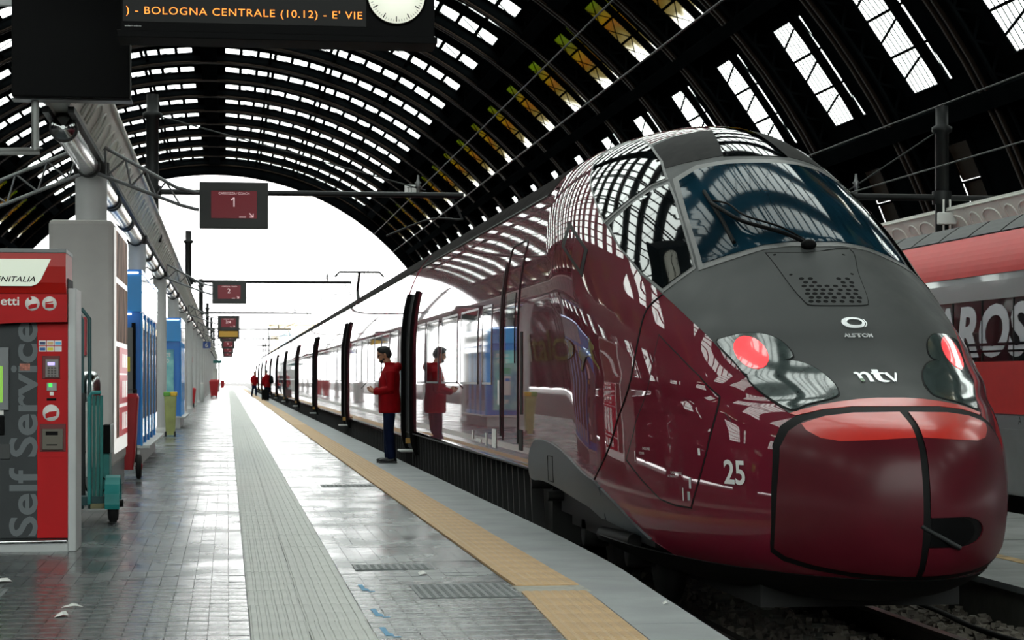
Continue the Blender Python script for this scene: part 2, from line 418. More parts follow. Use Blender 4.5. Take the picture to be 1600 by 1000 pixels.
for y in ribY[1:]: link('crown_rib', me, ce, (0, y + 7.9 - 140, 0))
m = MB()
for s in (-1, 1):
    a0, a1 = D(35.5), D(82)
    a, b = (s * a0, s * a1) if s > 0 else (s * a1, s * a0)
    arch(m, -.1, .1, RV - .95, RV - .8, a, b, 24)          # lattice truss rib: chord and diagonals
    for k in range(40):
        u = a0 + (a1 - a0) * k / 40; w = a0 + (a1 - a0) * (k + 1) / 40
        p, q = (RV - .85, RV) if k % 2 else (RV, RV - .85)
        m.bar(vp(s * u, 0, p), vp(s * w, 0, q), .12)
me = m.mesh('lattice_rib', M_steel, off0)
for y in ribY[1:]: link('lattice_rib', me, ce, (0, y + 11.0 - 140, 0))
m = MB(); arch(m, -.06, .06, RV - .28, RV + .03, D(35), D(82)); arch(m, -.06, .06, RV - .28, RV + .03, D(-82), D(-35)); me = m.mesh('minor_rib', M_steel, off0)
for y in ribY[1:]: link('minor_rib', me, ce, (0, y + 5.85 - 140, 0))
y0, y1 = ribY[-1], YEND
def purlin(m, a, r0, w, h):
    c = vp(a, 0, r0); t = Vector((cos(a), 0, -sin(a))); n = Vector((sin(a), 0, cos(a)))
    rings = [[c + t * (i * w / 2) + n * (j * h / 2) + Vector((0, y, 0)) for i, j in ((-1, -1), (1, -1), (1, 1), (-1, 1))] for y in (y0, y1)]
    m.loft(rings, True, False)
for s in (-1, 1):
    for a, w, h, dr in ((36.7, 1.0, .7, .55), (48.4, .7, .8, .6), (61.4, .8, .9, .7), (74, .6, .6, .4), (18, .3, .5, .4), (27, .3, .4, .3), (9, .3, .4, .3)):
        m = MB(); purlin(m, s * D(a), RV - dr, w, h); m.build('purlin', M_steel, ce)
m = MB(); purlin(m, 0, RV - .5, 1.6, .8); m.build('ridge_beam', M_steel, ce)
m = MB()
for s in (-1, 1):
    for j in range(NB - 1):
        yb = ribY[j + 1]
        for k in range(6):                                   # diagonal wind bracing under the upper glazing
            a, b = s * D(4 + 5.2 * k), s * D(9.2 + 5.2 * k)
            m.bar(vp(a, yb + 8.2, RV - .25), vp(b, yb + 12, RV - .25), .07)
tag(m.build('wind_bracing', M_steel, ce), kind='stuff')
sk = MB()
GZ = {0: [(2.0, 5.2), (8.2, 12.1)], 1: [(6.5, 10.3)], 2: [(6.5, 9.9)], 3: [(6.6, 9.2)]}  # top tier's first strip, hidden behind the ribs, is added to let in more light
SL = (4.7, 5.2)
panes = []
for j in range(NB - 1):
    yb = ribY[j + 1]
    for s in (-1, 1):
        last = 0
        for ti, (a0, a1, n) in enumerate(TIERS):
            def sb(u, w, p, q):
                u, w = (u, w) if s > 0 else (-w, -u)
                band(sk, yb + p, yb + q, u, w, n=max(1, int((w - u) / D(6))))
            sb(last, a0, 0, BAY)                             # opaque belt below each tier
            gz = ([] if ti == 0 and yb < 8 else GZ[ti]) + ([SL] if ti in (1, 2) else [])
            e = sorted(gz); c = 0
            for p, q in e: sb(a0, a1, c, p); c = q
            sb(a0, a1, c, BAY)
            for p, q in gz:
                for i in range(n):
                    u = a0 + (a1 - a0) * i / n; w = a0 + (a1 - a0) * (i + 1) / n
                    panes.append((ti, s, yb + p, yb + q, u, w))
            last = a1
        sb(last, D(82.2), 0, BAY)
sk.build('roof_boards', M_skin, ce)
# panes: those that show largest singly, the rest joined
PM = {}
def pane_shape(m, u, w, p, q, s, o=Vector((0, 0, 0))):
    e = .07 / RV
    a, b = s * (u + e), s * (w - e)
    v = [vp(a, p, RV + .02), vp(a, q, RV + .02), vp(b, q, RV + .02), vp(b, p, RV + .02)]
    v += [x + Vector((sin((a + b) / 2), 0, cos((a + b) / 2))) * .012 for x in v]
    m.add([x - o for x in v], [(0, 1, 2, 3), (4, 7, 6, 5), (0, 4, 5, 1), (1, 5, 6, 2), (2, 6, 7, 3), (3, 7, 4, 0)])
def score(P):
    ti, s, p, q, u, w = P
    if p < 30: return 0
    x, y, z = proj(vp(s * (u + w) / 2, (p + q) / 2))
    if not (-20 < x < 1620 and -20 < y < 600): return 0
    if ti == 3: return 0
    return (q - p) / z * 30 / z + (w - u) / z * 60
order = sorted(range(len(panes)), key=lambda i: -score(panes[i]))
single = set(order[:300])
rest = {k: MB() for k in range(4)}
pm = lambda ti: M_colour if ti == 1 else M_dirty if ti == 3 else M_pane
for i, (ti, s, p, q, u, w) in enumerate(panes):
    if i in single:
        key = (ti, s, round(q - p, 2), round(u, 4))
        if key not in PM:
            m = MB(); pane_shape(m, u, w, 0, q - p, s, off0); PM[key] = m.mesh('roof_pane', pm(ti), fix=False)
        link('roof_pane', PM[key], ce, (0, p - 140, 0))
    else: pane_shape(rest[ti], u, w, p, q, s)
for k in rest: tag(rest[k].build('roof_glazing', pm(k), ce, fix=False), kind='stuff')
gb = MB()                                                    # glazing bars between panes and down their middle
for ti, s, p, q, u, w in panes:
    for a in (u, w):
        c = vp(s * a, 0, RV - .02); gb.bar(c + Vector((0, p, 0)), c + Vector((0, q, 0)), .15 if ti else .34, .1)
    z = proj(vp(s * u, p))[2]
    if ti == 2 and 0 < z < 140:
        nb = max(2, int((q - p) / .55))
        for k in range(1, nb): 
            yy = p + (q - p) * k / nb; gb.bar(vp(s * u, yy, RV - .01), vp(s * w, yy, RV - .01), .035, .05)
    if ti == 2 and q - p > 1:
        gb.bar(vp(s * (u + (w - u) * .25), p, RV - .12), vp(s * (u + (w - u) * .6), q, RV - .12), .1)
    if ti == 1 and q - p > 1:
        for k in range(1):
            gb.bar(vp(s * (u + (w - u) * .5 * k), p, RV - .2), vp(s * w, q, RV - .2), .06)
            gb.bar(vp(s * (u + (w - u) * .5 * k), q, RV - .2), vp(s * w, p, RV - .2), .06)
tag(gb.build('glazing_bars', M_steel, ce, fix=False), kind='stuff')
m = MB(); arch(m, YEND, YEND + .6, RV - 2.3, RV + .3, n=72); m.build('gable_ring', M_steel, ce)
m = MB(); arch(m, YEND + .1, YEND + .4, RV - 2.4, RV - 2.2, n=72); m.build('gable_flange', M_steel, ce)
# glazed gable behind the camera
wb = empty('wall_back', (XC, ribY[-1], 0), kind='structure')
yb = ribY[-1]
m = MB(); m.box(XC - 40, XC + 40, yb - .3, yb, -.74, 9.5); m.build('lower_wall', M_conc, wb)
fr = MB(); x = XC - 37.5; pn = []
while x < XC + 37.5:
    h0 = sqrt(max(0, RV ** 2 - max(abs(x - XC), abs(x + 5 - XC)) ** 2)) + ZC
    z = 9.7
    while z + 4 < h0:
        m = MB(); m.box(x + .2, x + 4.8, yb - .16, yb - .14, z + .15, min(z + 5.85, h0 - .2)); m.build('pane', M_pane, wb); z += 6
    fr.box(x - .2, x + .2, yb - .3, yb, 9.5, max(9.6, h0 + .5)); x += 5
z = 9.5
while z < 34:
    hw = sqrt(RV ** 2 - (z - ZC) ** 2); fr.box(XC - hw, XC + hw, yb - .3, yb, z, z + .3); z += 6
fr.build('gable_frame', M_steel, wb)
# ------------------------------------------------------------------ the wine red high speed train
M_wine = mat('wine_red_metallic_paint', '#671a2a', .5, metal=0, spec=.03, coat=.82, vary=.06, scale=1.5, coat_rough=.02)
M_hatch = mat('wine_red_nose_paint', '#4c101b', .4, metal=.0, spec=.2, coat=.18, vary=.10, scale=3, coat_rough=.2)
M_red = mat('bright_red_stripe_paint', '#c42b22', .35, coat=.5, coat_rough=.15)
M_hood = mat('satin_dark_grey_hood', '#3b3d3d', .55, spec=.28, vary=.12, scale=5, rvary=.08)
M_roofp = mat('grey_roof_paint', '#353333', .7, spec=.0, vary=.18, scale=6)
M_frame = mat('grey_window_surround', '#5a5a59', .45, vary=.15, scale=12)
M_screen = mat('dark_blue_windscreen', '#0f2936', .05, spec=.05, vary=.45, scale=1.2)
M_side = mat('smoked_cab_glass', '#0c1012', .03, spec=.4)
M_lens = mat('headlight_lens', '#3a4443', .10, spec=.6, coat=.3, vary=.35, scale=14)
M_lamp = mat('red_tail_lamp', '#c8202a', .15, coat=1, emit=.22, emit_col='#ff2a30')
M_seam = mat('black_rubber_seam', '#050506', .65, spec=.2)
M_skirt = mat('slate_grey_skirt', '#20272c', .42, coat=.0, spec=.35, vary=.1)
M_win = mat('tinted_coach_window', '#15181b', .03, spec=1, coat=1)
M_under = mat('black_underframe', '#0b0b0c', .7, vary=.3)
M_white = mat('white_lettering', '#d8d8d6', .4)
M_silver = mat('silver_lettering', '#c9cbcc', .25, metal=.7)
M_step = mat('door_step_aluminium', '#b5b6b4', .5, metal=.3)
M_yellow = mat('yellow_handle', '#b08438', .5)

PROF = [(-.16, 12.85), (-.09, 12.5), (.02, 12.22), (.16, 12.06), (.45, 11.99), (.78, 12.04), (.96, 12.17), (1.06, 12.38), (1.17, 12.68), (1.31, 12.97), (1.49, 13.24), (1.68, 13.48), (1.97, 13.88), (2.27, 14.32),
        (2.67, 15.06), (3.05, 15.87), (3.31, 16.5), (3.47, 17.1), (3.565, 17.8), (3.60, 18.8)]
PC = spline(PROF, 8)
PS = [0]
for a, b in zip(PC, PC[1:]): PS.append(PS[-1] + math.hypot(b[0] - a[0], b[1] - a[1]))
TMAX = PS[-1]
def prof(t):
    t = min(max(t, 0), TMAX); lo, hi = 0, len(PS) - 1
    while hi - lo > 1:
        k = (lo + hi) // 2
        if PS[k] <= t: lo = k
        else: hi = k
    f = (t - PS[lo]) / (PS[hi] - PS[lo]); a, b = PC[lo], PC[hi]
    return a[0] + (b[0] - a[0]) * f, a[1] + (b[1] - a[1]) * f
def t_of_z(z):
    lo, hi = 0.0, TMAX
    for _ in range(40):
        k = (lo + hi) / 2
        if prof(k)[0] < z: lo = k
        else: hi = k
    return lo
HW, ZM, ZT, NE = 1.45, 1.6, 3.603, 2.6
def wid(z):
    if z > ZM: return HW * max(0, 1 - ((z - ZM) / (ZT - ZM)) ** NE) ** (1 / NE)
    return interp([(-.2, .80), (-.1, 1.08), (.05, 1.31), (.25, 1.42), (.55, 1.45), (.9, HW), (1.6, HW)], z)
def nl(z): return interp([(-.2, 4.3), (.9, 4.3), (1.3, 4.0), (2.0, 3.7), (3.6, 3.65)], z) * (wid(z) / HW) ** .7 + .02
def pw(z): return 2 / interp([(-.2, 2.0), (.95, 2.0), (1.12, 2.2), (1.3, 2.5), (1.5, 2.5), (1.8, 2.3), (2.2, 2.05), (3.6, 2.0)], z)
def SF(u, t):
    z, yf = prof(t); w = wid(z); l = nl(z); a = abs(u); sg = 1 if u >= 0 else -1
    if a <= 1:
        e = pw(z)
        return Vector((TC + sg * w * sin(a * pi / 2) ** e, yf + l * (1 - max(0, cos(a * pi / 2)) ** e), z))
    return Vector((TC + sg * w, yf + l + (a - 1) * 4, z))
def uv_of(p):
    z = p.z; t = t_of_z(z); z, yf = prof(t); w = wid(z); l = nl(z); sg = 1 if p.x >= TC else -1
    if p.y < yf + l: a = math.acos(max(0, min(1, 1 - (p.y - yf) / l)) ** (1 / pw(z))) / (pi / 2)
    else: a = 1 + (p.y - yf - l) / 4
    return (sg * a, t)
def u_of_y(y, z, sg=-1):
    return uv_of(Vector((TC + sg * .5, y, z)))[0]
def SN(u, t):
    e = 2e-3
    a = SF(u + e, t) - SF(u - e, t); b = SF(u, min(t + e, TMAX)) - SF(u, max(t - e, 0))
    n = a.cross(b)
    if n.length < 1e-12: return Vector((0, 0, 1))
    n.normalize(); p = SF(u, t)
    return n if n.dot(p - Vector((TC, max(p.y + .6, 16), 1.2))) > 0 else -n
# closed reference surface for finding points on the nose
NT, NU = 110, 44
def cols(t, yend):
    z, yf = prof(t); l = nl(z); us = [i / NU for i in range(NU + 1)]
    ue = 1 + (yend - yf - l) / 4
    if ue > 1.001: us += [1 + (ue - 1) * k / 4 for k in range(1, 5)]
    else:
        uu = math.acos(max(0, min(1, 1 - (yend - yf) / l)) ** (1 / pw(z))) / (pi / 2); us = [min(x, uu) for x in us] + [uu] * 4
    return us
def shell(yend_f):
    v = []; f = []
    n = 2 * (NU + 4) + 1
    for i in range(NT + 1):
        t = TMAX * i / NT; us = cols(t, yend_f(prof(t)[0]))
        row = [-x for x in us[:0:-1]] + us
        v += [SF(u, t) for u in row]
    for i in range(NT):
        for j in range(n - 1): f.append((i * n + j, i * n + j + 1, (i + 1) * n + j + 1, (i + 1) * n + j))
    return v, f
sv, sf = shell(lambda z: 33.0)
BV = BVHTree.FromPolygons([tuple(p) for p in sv], sf)
EYE = Vector((0, 0, HC))
def hit(px, py):
    for k in range(12):
        loc, n, i, d = BV.ray_cast(EYE, ray(px, py + 1.5 * k).normalized())
        if loc is not None: break
    else: raise RuntimeError('no surface at %s,%s' % (px, py))
    return uv_of(loc)
US = 2.2
def patch_mesh(poly, h=.006, res=.07, rim=.006):
    """skin following the body over a polygon given in (u, t)"""
    P = [Vector((u * US, t)) for u, t in poly]
    Q = []
    for i, p in enumerate(P):                                   # subdivide long edges
        q = P[(i + 1) % len(P)]; n = max(1, int((q - p).length / res))
        Q += [p + (q - p) * k / n for k in range(n)]
    P = [p for i, p in enumerate(Q) if (p - Q[i - 1]).length > 1e-5]
    x0 = min(p.x for p in P); x1 = max(p.x for p in P); y0 = min(p.y for p in P); y1 = max(p.y for p in P)
    nx = int((x1 - x0) / res) + 1; ny = int((y1 - y0) / res) + 1
    pts = list(P)
    for i in range(1, nx):
        for j in range(1, ny):
            pts.append(Vector((x0 + (x1 - x0) * (i + .5 * (j % 2)) / nx, y0 + (y1 - y0) * j / ny)))
    edges = [(i, (i + 1) % len(P)) for i in range(len(P))]
    vo, eo, fo, *_ = delaunay_2d_cdt(pts, edges, [], 1, 1e-6)
    m = MB(); top = []; low = []
    for p in vo:
        u, t = p.x / US, p.y; s = SF(u, t); n = SN(u, t); top.append(s + n * h); low.append(s - n * rim)
    cnt = {}
    for q in fo:
        for a, b in zip(q, list(q[1:]) + [q[0]]):
            cnt[(a, b)] = cnt.get((a, b), 0) + 1
    m.add(top, [tuple(q) for q in fo], True)
    for (a, b) in cnt:
        if (b, a) not in cnt: m.add([top[a], top[b], low[b], low[a]], [(0, 1, 2, 3)])
    for i, q in enumerate(m.f):                                 # face outwards
        a, b, c = m.v[q[0]], m.v[q[1]], m.v[q[2]]
    return m
def orient(m):
    for i, q in enumerate(m.f):
        a, b, c = m.v[q[0]], m.v[q[1]], m.v[q[2]]; n = (b - a).cross(c - a)
        ctr = Vector((TC, max(a.y + .6, 16), 1.2))
        if n.dot(a - ctr) < 0: m.f[i] = tuple(reversed(q))
    return m
def uvpoly(px): return [hit(*p) for p in px]
def patch(name, poly, m, parent, h=.006, sym=False, mirror=False, res=.07, px=True, rim=.006):
    q = uvpoly(poly) if px else list(poly)
    if sym:
        q[0] = (0, q[0][1]); q[-1] = (0, q[-1][1])
        q = q + [(-u, t) for u, t in q[::-1][1:-1]]
    o = [orient(patch_mesh(q, h, res, rim)).build(name, m, parent, fix=False)]
    if mirror: o.append(orient(patch_mesh([(-u, t) for u, t in q][::-1], h, res, rim)).build(name, m, parent, fix=False))
    return o
def yz_line(pts, step=.12):
    out = []
    for (a, b), (c, d) in zip(pts, pts[1:]):
        n = max(1, int(math.hypot(c - a, d - b) / step)); out += [syz(a + (c - a) * k / n, b + (d - b) * k / n) for k in range(n)]
    return out + [syz(*pts[-1])]
def syz(y, z): return uv_of(Vector((TC - 1, y, z)))
def seam(name, px, r, m, parent, h=.002, mirror=False, uv=None):
    q = uv or spline(uvpoly(px), 5)
    o = None
    for sg in ((1, -1) if mirror else (1,)):
        mb = MB(); mb.path([SF(sg * u, t) + SN(sg * u, t) * h for u, t in q], r, 6); o = mb.build(name, m, parent)
    return o
def wrap(m, v, f, u0, t0, h=.01):
    """put flat lettering (metres) on the body around (u0, t0)"""
    du = (SF(u0 + .01, t0) - SF(u0 - .01, t0)).length / .02
    out = []
    for p in v:
        u = u0 + p.x / du; t = t0 + p.y; out.append(SF(u, t) + SN(u, t) * (h + p.z))
    m.add(out, f)

tr = empty('high_speed_train', (TC, 30, -.5), 'wine red high speed train with dark grey cab and number 25', 'train')
# --- leading car shell
def yend1(z):
    return 32.6 if z >= .44 else interp([(-.16, 13.6), (0, 14.0), (.2, 14.6), (.32, 15.0), (.44, 15.7)], z)
v, f = shell(yend1)
mb = MB(); mb.add(v, f, True); car = orient(mb).build('leading_car_body', M_wine, tr, fix=False)
# --- canopy: hood, cab glass surround and cab roof in one dark shield
can_left = [(1398, 623), (1370, 623), (1340, 625), (1310, 629), (1280, 634), (1258, 640), (1236, 648), (1220, 636), (1166, 585), (1111, 530), (1080, 501), (1036, 460),
            (1000, 428), (968, 388), (944, 345), (929, 305), (924, 280), (930, 254), (952, 233), (985, 219)]
cl = uvpoly(can_left)
cl += [(-.50, t_of_z(3.31)), (-.36, t_of_z(3.385)), (-.2, t_of_z(3.42)), (0, t_of_z(3.43))]
canopy = patch('cab_shield', cl, M_hood, tr, .006, sym=True, px=False)[0]
tag(canopy, 'satin dark grey shield over nose and cab')
scr_left = [(1272, 380), (1240, 379), (1192, 385), (1150, 397), (1099, 413), (1078, 345), (1062, 285), (1090, 267), (1135, 259), (1185, 257)]
fr_left = [(1272, 387), (1238, 386), (1192, 392), (1150, 405), (1093, 424), (1072, 350), (1052, 281), (1088, 260), (1135, 252), (1186, 250)]
patch('windscreen_surround', fr_left, M_frame, canopy, .011, sym=True)
scr = patch('windscreen', scr_left, M_screen, tr, .017, sym=True)[0]; tag(scr, 'curved dark blue windscreen')
winA = [(925.6, 276), (933.6, 252), (955, 237), (985, 226), (1002, 222), (1017, 231), (1033, 254), (1041, 281), (1017, 290), (978, 318), (946, 345), (932, 311)]
winB = [(954, 353), (985, 324), (1017, 301), (1045, 290), (1055, 314), (1068, 359), (1084, 417), (1036, 452), (1004, 426), (972, 388)]
for q in (winA, winB):
    cx = sum(p[0] for p in q) / len(q); cy = sum(p[1] for p in q) / len(q)
    patch('window_surround', [(cx + (x - cx) * 1.07 + (1.5 if x < cx else 0), cy + (y - cy) * 1.07) for x, y in q], M_frame, canopy, .010, mirror=True)
    patch('cab_side_window', q, M_side, tr, .016, mirror=True)
strip_left = [(1183, 247), (1150, 249)]                         # glossy glazed strip along the cab roof
zc = [(3.07, .2), (3.19, .19), (3.32, .18), (3.40, .17), (3.425, .16)]
q = [(0, t_of_z(3.1))] + [(-b * .75, t_of_z(a + .03)) for a, b in zc] + [(0, t_of_z(3.46))]
patch('roof_glass_strip', q, M_side, canopy, .012, sym=True, px=False)
patch('cab_roof_panel', [(0, t_of_z(3.115)), (-.16, t_of_z(3.105)), (-.32, t_of_z(3.06)), (-.50, t_of_z(2.985)), (-.485, t_of_z(3.15)), (-.46, t_of_z(3.29)), (-.34, t_of_z(3.375)), (-.2, t_of_z(3.41)), (0, t_of_z(3.42))], mat('dark_cab_roof_paint', '#2b2a2a', .6, spec=.03, vary=.2, scale=8), canopy, .009, sym=True, px=False)
for uu in (-.52, -.30): 
    seam('roof_joint', None, .003, M_seam, canopy, .006, mirror=True, uv=spline([(uu, t_of_z(3.0 if uu < -.4 else 3.1)), (uu * .97, t_of_z(3.2)), (uu * .9, t_of_z(3.37))], 6))
# --- red stripe above the coupler hatch and the two hatch doors
red_left = [(1398, 636), (1332, 636), (1285, 641), (1245, 650), (1234, 647), (1258, 640), (1280, 634), (1310, 629), (1340, 625), (1370, 623), (1398, 623)]
patch('red_stripe', red_left, M_red, tr, .008, sym=True, res=.05)
gap_left = [(1398, 636), (1332, 636), (1285, 641), (1244, 650), (1220, 666), (1208, 695), (1206, 760), (1206, 820), (1205, 862), (1225, 876), (1270, 889), (1330, 900), (1390, 905), (1442, 905)]
patch('hatch_gap', gap_left, M_seam, tr, .005, sym=True, res=.06)
hat_left = [(1402, 646), (1335, 647), (1290, 652), (1258, 660), (1234, 675), (1221, 700), (1217, 760), (1214, 820), (1212, 856), (1230, 868), (1272, 881), (1330, 892), (1390, 897), (1441, 898)]
hl = uvpoly(hat_left)
gu = .010
left_door = [(-gu, hl[0][1])] + hl[1:-1] + [(-gu, hl[-1][1])]
hd = patch('hatch_door', left_door, M_hatch, tr, .014, px=False, res=.06, rim=.01)[0]
# right door has a round-ended slot at the seam with the coupler bar inside
t0, t1 = hit(1443, 856)[1], hit(1443, 809)[1]
tm = (t0 + t1) / 2; rr = (t1 - t0) / 2; uw = .17
slot = [(gu, t0), (uw - .06, t0)] + [(uw - .06 + .085 * cos(a), tm + rr * sin(a)) for a in [-pi / 2 + pi * k / 10 for k in range(1, 10)]] + [(uw - .06, t1), (gu, t1)]
rd = [(gu, hl[-1][1])] + [(-u, t) for u, t in hl[1:-1][::-1]] + [(gu, hl[0][1])]
rd = rd + slot[::-1]
patch('hatch_door', rd, M_hatch, tr, .014, px=False, res=.05, rim=.01)
sl = [(u * (.8 if u > .05 else 1) + .004, t + (tm - t) * .02) for u, t in slot]
patch('coupler_slot', sl, M_black, tr, .009, px=False, res=.05)
mb = MB(); a = hit(1446, 822); b = hit(1492, 853)
mb.path([SF(*a) + SN(*a) * .004, SF(*b) + SN(*b) * .045], .016, 10); mb.build('coupler_bar', mat('dull_steel_bar', '#3b3d3e', .4, metal=.7), tr)
rl = [(1402, 647), (1335, 648), (1290, 653), (1254, 664), (1262, 674), (1285, 686), (1315, 691), (1360, 690), (1424, 686)]
q = uvpoly(rl); q[0] = (-gu, q[0][1]); q[-1] = (-gu, q[-1][1])
patch('red_hatch_panel', q, M_red, tr, .0155, px=False, res=.05, mirror=True, rim=-.014)
# --- shade low on the nose, painted as a patch of seam black
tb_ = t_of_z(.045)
patch('nose_shade_patch', [(-.97, 0.01), (-.97, tb_)] + [(-.97 + .097 * k, tb_ - .02 * sin(pi * k / 20)) for k in range(1, 20)] + [(.97, tb_), (.97, .01)], M_seam, tr, .006, px=False, res=.08)
# --- headlights
up = [(1122, 536), (1139, 528), (1161, 523), (1190, 523), (1213, 530), (1230, 543), (1239, 559), (1222, 566), (1200, 575), (1181, 582), (1166, 586), (1145, 562)]
lo = [(1169, 588), (1200, 575), (1220, 566), (1249, 567), (1275, 578), (1298, 596), (1309, 612), (1304, 622), (1262, 633), (1236, 641), (1194, 616)]
for nm, q in (('upper_headlight', up), ('lower_headlight', lo)):
    cx = sum(p[0] for p in q) / len(q); cy = sum(p[1] for p in q) / len(q)
    sp = spline(q, 3, True)
    out = [(cx + (x - cx) * 1.045, cy + (y - cy) * 1.06) for x, y in sp]
    out = [(x, y) for x, y in out]
    sur = patch('headlight_surround', out, M_seam, tr, .0085, mirror=True, res=.05)
    patch(nm, sp, M_lens, tr, .014, mirror=True, res=.04)
ring = [(1175 + 27 * cos(a) + 3 * sin(a), 553 + 25 * sin(a) + 6 * cos(a)) for a in [2 * pi * k / 20 for k in range(20)]]
patch('tail_lamp', ring, M_lamp, tr, .017, mirror=True, res=.04)
# --- vent plate with its holes, wiper, badges
vent = [(1196, 396), (1262, 396), (1327, 391), (1341, 430), (1355, 470), (1352, 478), (1310, 479), (1266, 478), (1258, 473), (1236, 448)]
vp_ = patch('vent_plate', vent, M_hood, canopy, .0095, res=.05)[0]
seam('vent_joint', vent + [vent[0]], .0028, M_seam, vp_, .0085)
cu = [hit(1262, 477)[0], hit(1353, 478)[0]]; tb, tt = hit(1305, 474)[1], hit(1290, 436)[1]
mb = MB()
for r in range(7):
    n = 7 if r < 5 else 6
    for k in range(n):
        if r == 6 and 1 < k < 4: continue
        if r == 5 and k in (2, 3): continue
        u = cu[0] + (cu[1] - cu[0]) * ((k + (.9 if r % 2 else .6)) / (n + .4)); u = u * (1 + .025 * r); t = tb + (tt - tb) * (r + .2) / 6.4
        c = SF(u, t); nn = SN(u, t); x = nn.orthogonal().normalized(); y = nn.cross(x)
        ringp = [c + nn * .0105 + (x * cos(a) + y * sin(a)) * .019 for a in [2 * pi * i / 10 for i in range(10)]]
        mb.add(ringp, [tuple(range(10))])
for px in ((1211, 400), (1317, 400), (1236, 431), (1330, 430)):
    u, t = hit(*px); c = SF(u, t); nn = SN(u, t); x = nn.orthogonal().normalized(); y = nn.cross(x)
    mb.add([c + nn * .0105 + (x * cos(a) + y * sin(a)) * .013 for a in [2 * pi * i / 10 for i in range(10)]], [tuple(range(10))])
tag(orient(mb).build('vent_holes', M_black, vp_, fix=False), kind='stuff')
wp = MB()
def on(px, py, h): u, t = hit(px, py); return SF(u, t) + SN(u, t) * h
wp.path(spline([on(1268, 391, .04), (on(1225, 377, .07)), on(1165, 360, .08), on(1135, 342, .075), on(1115, 326, .05)], 5), .015, 8)
wp.path(spline([on(1262, 387, .05), (on(1222, 371, .085)), on(1168, 353, .09), on(1143, 333, .08), on(1118, 322, .05)], 5), .008, 8)
wi = wp.build('wiper_arm', M_black, tr)
wb_ = MB(); wb_.path([on(1102, 304, .03), on(1116, 326, .04), on(1132, 352, .035), on(1149, 384, .03)], .016, 6); wb_.build('wiper_blade', M_black, wi)
wb_ = MB(); c = on(1264, 388, .03); wb_.ell(c, (.06, .05, .04)); wb_.build('wiper_pivot', M_black, wi)
# badges on the hood
mb = MB(); u0, t0 = 0, hit(1327, 506)[1]
v2 = []; f2 = []; n = 28
for k in range(n + 1):
    a = 2 * pi * k / n + .4
    v2 += [Vector((.094 * cos(a), .062 * sin(a), 0)), Vector((.055 * cos(a) + .012, .036 * sin(a) + .004, 0))]
for k in range(n): f2.append((2 * k, 2 * k + 1, 2 * k + 3, 2 * k + 2))
b2 = len(v2)
for k in range(9):
    a = -.9 + 1.5 * k / 8; v2 += [Vector((.112 * cos(a), .072 * sin(a), 0)), Vector((.102 * cos(a), .066 * sin(a), 0))]
for k in range(8): f2.append((b2 + 2 * k, b2 + 2 * k + 1, b2 + 2 * k + 3, b2 + 2 * k + 2))
wrap(mb, v2, f2, u0, t0, .013); em = orient(mb).build('ring_emblem', M_silver, tr, fix=False)
md = em.modifiers.new('thick', 'SOLIDIFY'); md.thickness = .008
v, f = fit_text('ALSTOM', .235, .042, bold=.03, extrude=.0)
mb = MB(); wrap(mb, [p - Vector((.118, .021, 0)) for p in v], f, 0.0, hit(1337, 526)[1], .012); lt = orient(mb).build('maker_lettering', M_silver, tr, fix=False)
md = lt.modifiers.new('thick', 'SOLIDIFY'); md.thickness = .006
def stroke(pts, w, cap=0):
    """flat ribbon of varying width along a 2-D path"""
    P = [Vector((p[0], p[1], 0)) for p in spline(pts, 5)]; n = len(P); v = []; f = []
    ww = w if isinstance(w, (list, tuple)) else [w, w]
    for i, p in enumerate(P):
        d = (P[min(i + 1, n - 1)] - P[max(i - 1, 0)]).normalized(); q = Vector((-d.y, d.x, 0)); x = i / (n - 1) * (len(ww) - 1); k = min(int(x), len(ww) - 2)
        r = (ww[k] + (ww[k + 1] - ww[k]) * (x - k)) / 2; v += [p + q * r, p - q * r]
    for i in range(n - 1): f.append((2 * i, 2 * i + 1, 2 * i + 3, 2 * i + 2))
    return v, f
mb = MB()
NTV = [([(0, .118), (.03, .12), (.045, .1), (.05, .06), (.055, 0)], [.012, .03, .034, .036, .036]), ([(.05, .085), (.085, .118), (.115, .118), (.135, .09), (.137, 0)], [.012, .022, .034, .036, .036]),
       ([(.195, .165), (.195, .06), (.21, .015), (.245, .006), (.27, .012)], [.036, .036, .036, .024, .012]), ([(.165, .118), (.25, .118)], [.02, .02]),
       ([(.265, .125), (.32, .006)], [.036, .03]), ([(.32, .004), (.375, .125)], [.02, .022])]
for pts, w in NTV:
    v, f = stroke(pts, w); wrap(mb, [p - Vector((.19, .06, 0)) for p in v], f, 0.0, hit(1362, 592)[1], .012)
lt = orient(mb).build('operator_lettering', M_silver, tr, fix=False); md = lt.modifiers.new('thick', 'SOLIDIFY'); md.thickness = .01
mb = MB(); v, f = stroke([(.045, .045), (.053, 0)], [.036, .036]); wrap(mb, [p - Vector((.19, .06, -.0006)) for p in v], f, 0, hit(1362, 592)[1], .013)
orient(mb).build('flag_accent', mat('green_red_accent', '#5f7f5a', .4), lt, fix=False)
